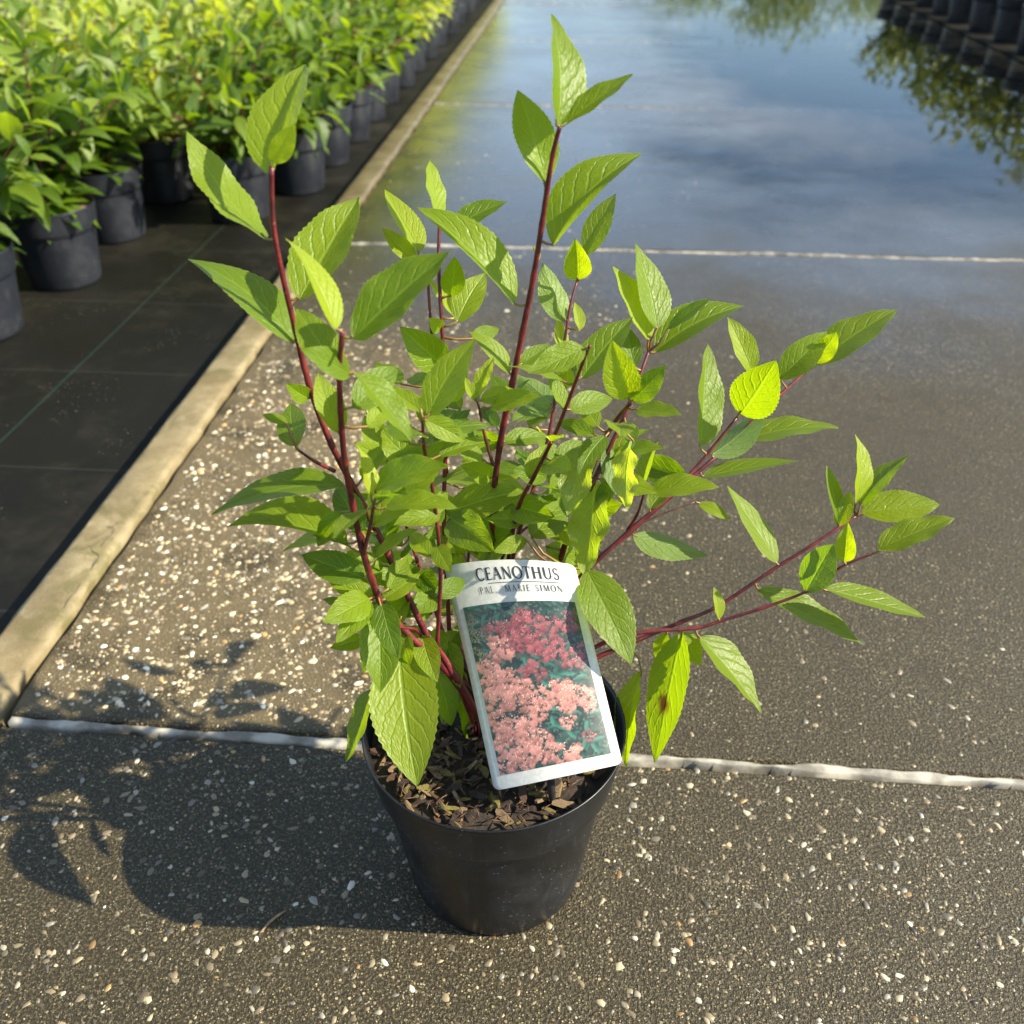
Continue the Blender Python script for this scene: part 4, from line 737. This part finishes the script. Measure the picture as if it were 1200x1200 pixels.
# ------------------------------------------------------------------ nursery stock behind
LOWLEAF = []
for q in range(8):
    g = random.Random(100 + q); Ls = 1.0
    LOWLEAF.append(leaf_mesh_data(Vector((0, 0, 0)), Vector((1, 0, 0)), Vector((0, 0, 1)), g.uniform(.36, .46), bend=g.uniform(.02, .14), fold=g.uniform(.2, .5), twist=g.uniform(-.6, .6), wave=.4, rows=8, cols=4, serr=0.0, seed=q))
low_me = []
for q, d in enumerate(LOWLEAF):
    o = mesh_obj('leaf', d[0], d[2], M['stock_leaf'], None, uv=d[1]); low_me.append(o.data); bpy.data.objects.remove(o)
def bush_leaves(seed, h0, hgt, spread, nst, npair, stems):
    g = random.Random(seed); out = []
    for s in range(nst):
        a = 2 * math.pi * s / nst + g.uniform(-.3, .3); sp = spread * g.uniform(.25, 1.0); hh = hgt * g.uniform(.65, 1.08) * (1 - 0.58 * (sp / spread) ** 2)
        pts = [Vector((sp * (t ** 1.4) * math.cos(a) + 0.015 * math.cos(a), sp * (t ** 1.4) * math.sin(a) + 0.015 * math.sin(a), h0 + hh * (t - 0.12 * t * t) / 0.88)) for t in [i / 6 for i in range(7)]]
        stems.append(pts)
        for k in range(npair):
            t = 0.05 + 0.95 * k / (npair - 1); i = min(int(t * 6), 5); p = pts[i].lerp(pts[i + 1], t * 6 - i); tn = (pts[i + 1] - pts[i]).normalized()
            for sg in (0, 1):
                b = k * 1.57 + sg * math.pi + g.uniform(-.5, .5); e = tn.cross(Vector((math.sin(a + .3), -math.cos(a + .3), .2))).normalized(); e2 = tn.cross(e)
                dr = (e * math.cos(b) + e2 * math.sin(b)) * g.uniform(.7, 1) + tn * g.uniform(.15, .8) * (0.5 + t) + Vector((0, 0, g.uniform(-.45, .2)))
                dr.normalize(); sz = g.uniform(.055, .096) * (0.75 if t > .93 else 1.0)
                up_ = Vector((g.uniform(-.4, .4), g.uniform(-.4, .4), 1)); sd2 = up_.cross(dr).normalized(); n_ = dr.cross(sd2).normalized()
                rot = Matrix((dr, sd2, n_)).transposed()
                out.append((p, rot, sz, g.randrange(8), t))
    return out
def shrub_copy(name, loc, seed, label, group, mat, pr=1.0, hgt=0.30, spread=0.17, nst=13, npair=7, single=True, Ht=0.155, fol='foliage'):
    g = random.Random(seed + 500)
    t = tag(empty(name, loc, g.uniform(0, 6.28)), label, 'potted shrub', group)
    p = pot_proto(mat, Ht, pr); p.parent = t
    s = soil_proto.copy(); C.objects.link(s); s.parent = t; s.location.z = Ht - 0.016; s.scale = (pr, pr, 1)
    st = []; lv = bush_leaves(seed, Ht - 0.018, hgt, spread, nst, npair, st)
    if single:
        mb0 = None
        objs = []
        for pts in st:
            mb = MB(); mb.tube(pts, [0.0020 - 0.0002 * i for i in range(7)], 5); objs.append(mb.build('stem', M['stem'], t))
        per = len(lv) // len(st)
        for i, (q, rot, sz, k, tt) in enumerate(lv):
            o = bpy.data.objects.new('leaf', low_me[k]); C.objects.link(o); o.parent = objs[min(i // per, len(objs) - 1)]
            o.matrix_local = Matrix.Translation(q) @ rot.to_4x4() @ Matrix.Scale(sz, 4)
            o.color = (min(1, max(0, (tt - .5) * 1.0 + g.uniform(-.15, .4))), 0, 0, 1)
    else:
        mb = MB()
        for pts in st: mb.tube(pts, [0.0020 - 0.0002 * i for i in range(7)], 4)
        mb.build('stems', M['stem'], t)['kind'] = 'stuff'
        V_, F_, UV_ = [], [], []
        for (q, rot, sz, k, tt) in lv:
            d = LOWLEAF[k]; b = len(V_); V_ += [q + rot @ (x * sz) for x in d[0]]; F_ += [tuple(b + i for i in fc) for fc in d[2]]; UV_ += d[1]
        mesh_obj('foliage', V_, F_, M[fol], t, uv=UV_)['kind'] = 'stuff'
    return t
PP = {}
def pot_proto(mat, Ht, pr):
    k = (mat, Ht, pr)
    if k not in PP: PP[k] = pot_mesh('pot', M[mat], None, Ht, 0.090 * pr, 0.068 * pr, 0.048, 36, False); return PP[k]
    o = PP[k].copy(); C.objects.link(o); return o
v = [(0, 0, 0.004)] + [(r * math.cos(a), r * math.sin(a), (0.002 if r < .06 else 0) + random.uniform(-.002, .002)) for r in (0.04, 0.086) for a in [2 * math.pi * j / 24 for j in range(24)]]
f = [(0, 1 + j, 1 + (j + 1) % 24) for j in range(24)] + [(1 + j, 25 + j, 25 + (j + 1) % 24, 1 + (j + 1) % 24) for j in range(24)]
M['mulch'] = simple('pale_bark_mulch', (0.05, 0.028, 0.015), 0.8, 90, (0.24, 0.16, 0.09), 1.0)
soil_proto = mesh_obj('soil', v, f, M['mulch'])
ZT = -0.022
ORD = 'first second third fourth fifth sixth seventh eighth ninth tenth eleventh twelfth thirteenth fourteenth fifteenth sixteenth'.split()
TA = 'bushy green shrub in grey pot at the front corner of the stock beds'
A_ = [(-1.03, 1.04), (-1.00, 1.30), (-1.02, 1.58)]
for i, (x, y) in enumerate(A_):
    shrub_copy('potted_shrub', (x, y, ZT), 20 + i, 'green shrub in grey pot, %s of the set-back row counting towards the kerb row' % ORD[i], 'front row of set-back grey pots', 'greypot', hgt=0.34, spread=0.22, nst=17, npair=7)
B_ = [(-0.775, 1.74), (-0.70, 1.98), (-0.695, 2.25), (-0.69, 2.52), (-0.695, 2.80), (-0.70, 3.08), (-0.69, 3.38), (-0.70, 3.70), (-0.69, 4.02), (-0.70, 4.36), (-0.69, 4.72), (-0.70, 5.10), (-0.69, 5.5), (-0.70, 5.9), (-0.69, 6.3), (-0.70, 6.7)]
for i, (x, y) in enumerate(B_):
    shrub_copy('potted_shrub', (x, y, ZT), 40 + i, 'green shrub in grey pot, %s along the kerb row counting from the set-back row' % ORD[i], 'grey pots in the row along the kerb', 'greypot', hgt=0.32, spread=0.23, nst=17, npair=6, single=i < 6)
k = 0
for x, ys in ((-1.30, [0.95, 1.22, 1.5, 1.8, 2.1, 2.4, 2.75, 3.1, 3.5, 3.9, 4.4]), (-1.03, [1.88, 2.16, 2.45, 2.75, 3.05, 3.4, 3.8, 4.2, 4.7]), (-1.60, [1.1, 1.4, 1.72, 2.05, 2.4, 2.8, 3.3]), (-1.9, [1.3, 1.7, 2.1, 2.6])):
    for y in ys:
        k += 1
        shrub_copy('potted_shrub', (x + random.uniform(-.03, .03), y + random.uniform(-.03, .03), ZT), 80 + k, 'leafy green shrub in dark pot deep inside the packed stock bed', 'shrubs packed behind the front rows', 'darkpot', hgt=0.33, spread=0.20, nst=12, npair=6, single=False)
for i in range(13):
    y = 2.6 + i * 0.34
    shrub_copy('potted_shrub', (2.03 + random.uniform(-.01, .01), y, -0.018), 140 + i, 'green shrub in black pot in the shaded row across the wet path', 'black pots across the path', 'darkpot', hgt=0.40, spread=0.20, nst=12, npair=7, single=False, pr=1.12, Ht=0.19, fol='shade_toned_foliage')
bpy.data.objects.remove(soil_proto)

# trees that the wet path mirrors
def tree(loc, hgt, rad, seed, label):
    t = tag(empty('tree', loc), label, 'tree', 'trees mirrored in the water'); g = np.random.default_rng(seed)
    mb = MB(); tr = hgt * 0.035; mb.tube([(0, 0, -0.1), (0.05, 0, hgt * .25), (0, .08, hgt * .55), (0.1, 0, hgt * .85)], [tr, tr * .8, tr * .55, tr * .2], 10)
    for q in range(9):
        a = g.uniform(0, 6.28); z = hgt * g.uniform(.25, .6); e = (rad * .8 * math.cos(a), rad * .8 * math.sin(a), z + hgt * .22); mb.tube([(0, 0, z), (e[0] * .5, e[1] * .5, z + hgt * .08), e], [tr * .4, tr * .25, tr * .08], 6)
    mb.build('trunk', M['trunk'], t)
    n = 5200; ncl = 46
    cd = g.normal(size=(ncl, 3)); cd /= np.linalg.norm(cd, axis=1)[:, None]; cc = cd * (g.random((ncl, 1)) ** .4) * np.array((rad, rad, hgt * .36)) + np.array((0, 0, hgt * .62))
    p = cc[g.integers(0, ncl, n)] + g.normal(size=(n, 3)) * rad * 0.17
    d1 = g.normal(size=(n, 3)); d1 /= np.linalg.norm(d1, axis=1)[:, None]; d2 = np.cross(d1, g.normal(size=(n, 3))); d2 /= np.linalg.norm(d2, axis=1)[:, None]
    s = hgt * 0.022 * g.uniform(.6, 1.3, (n, 1)); vv = np.stack([p - d1 * s, p + d2 * s * .5, p + d1 * s, p - d2 * s * .5], 1).reshape(-1, 3)
    uv = np.tile(np.array([(0.5, 0), (1, .5), (.5, 1), (0, .5)]), (n, 1))
    mesh_obj('crown', vv.tolist(), [(4 * i, 4 * i + 1, 4 * i + 2, 4 * i + 3) for i in range(n)], M['shade_toned_foliage'], t, smooth=False, uv=uv)['kind'] = 'stuff'
for i, (x, y, hh, rr) in enumerate([(2.6, 36, 3.7, 2.2), (6.4, 38, 4.4, 2.5), (10.5, 37, 4.0, 2.5), (15.5, 36, 4.8, 2.8), (-1.5, 46, 3.6, 2.4)]):
    tree((x, y, -0.1), hh, rr, 300 + i, 'round crowned green tree beyond the nursery mirrored in the water')

# ------------------------------------------------------------------ small litter
mb = MB()
for q in range(6):
    c = Z(143 - q * 10 + random.uniform(-8, 8), 612 + q * 14, 0.008); a = random.uniform(0, 6.28); pts = []
    for k in range(12):
        pts.append((c.x, c.y, 0.0080 + 0.0006 * math.sin(k))); a += random.uniform(-.55, .55); c = c + Vector((math.cos(a), math.sin(a), 0)) * 0.0045
        c.x = min(max(c.x, -0.546), -0.500)
    mb.tube(pts, 0.0004, 5)
tag(mb.build('dry_roots', M['root']), 'thin dark curling root hairs dried onto the yellowish kerb', 'roots')
c = Z(318, 1080, 0.0015); mb = MB(); mb.tube([c + Vector((-.006, -.010, 0)), c + Vector((-.001, -.001, .001)), c + Vector((.004, .006, 0)), c + Vector((.009, .010, .0005))], [0.0006, 0.0012, 0.0011, 0.0004], 6)
tag(mb.build('fallen_twig', M['chip2']), 'small tan twig fragment lying on the concrete beside the shadow', 'twig')
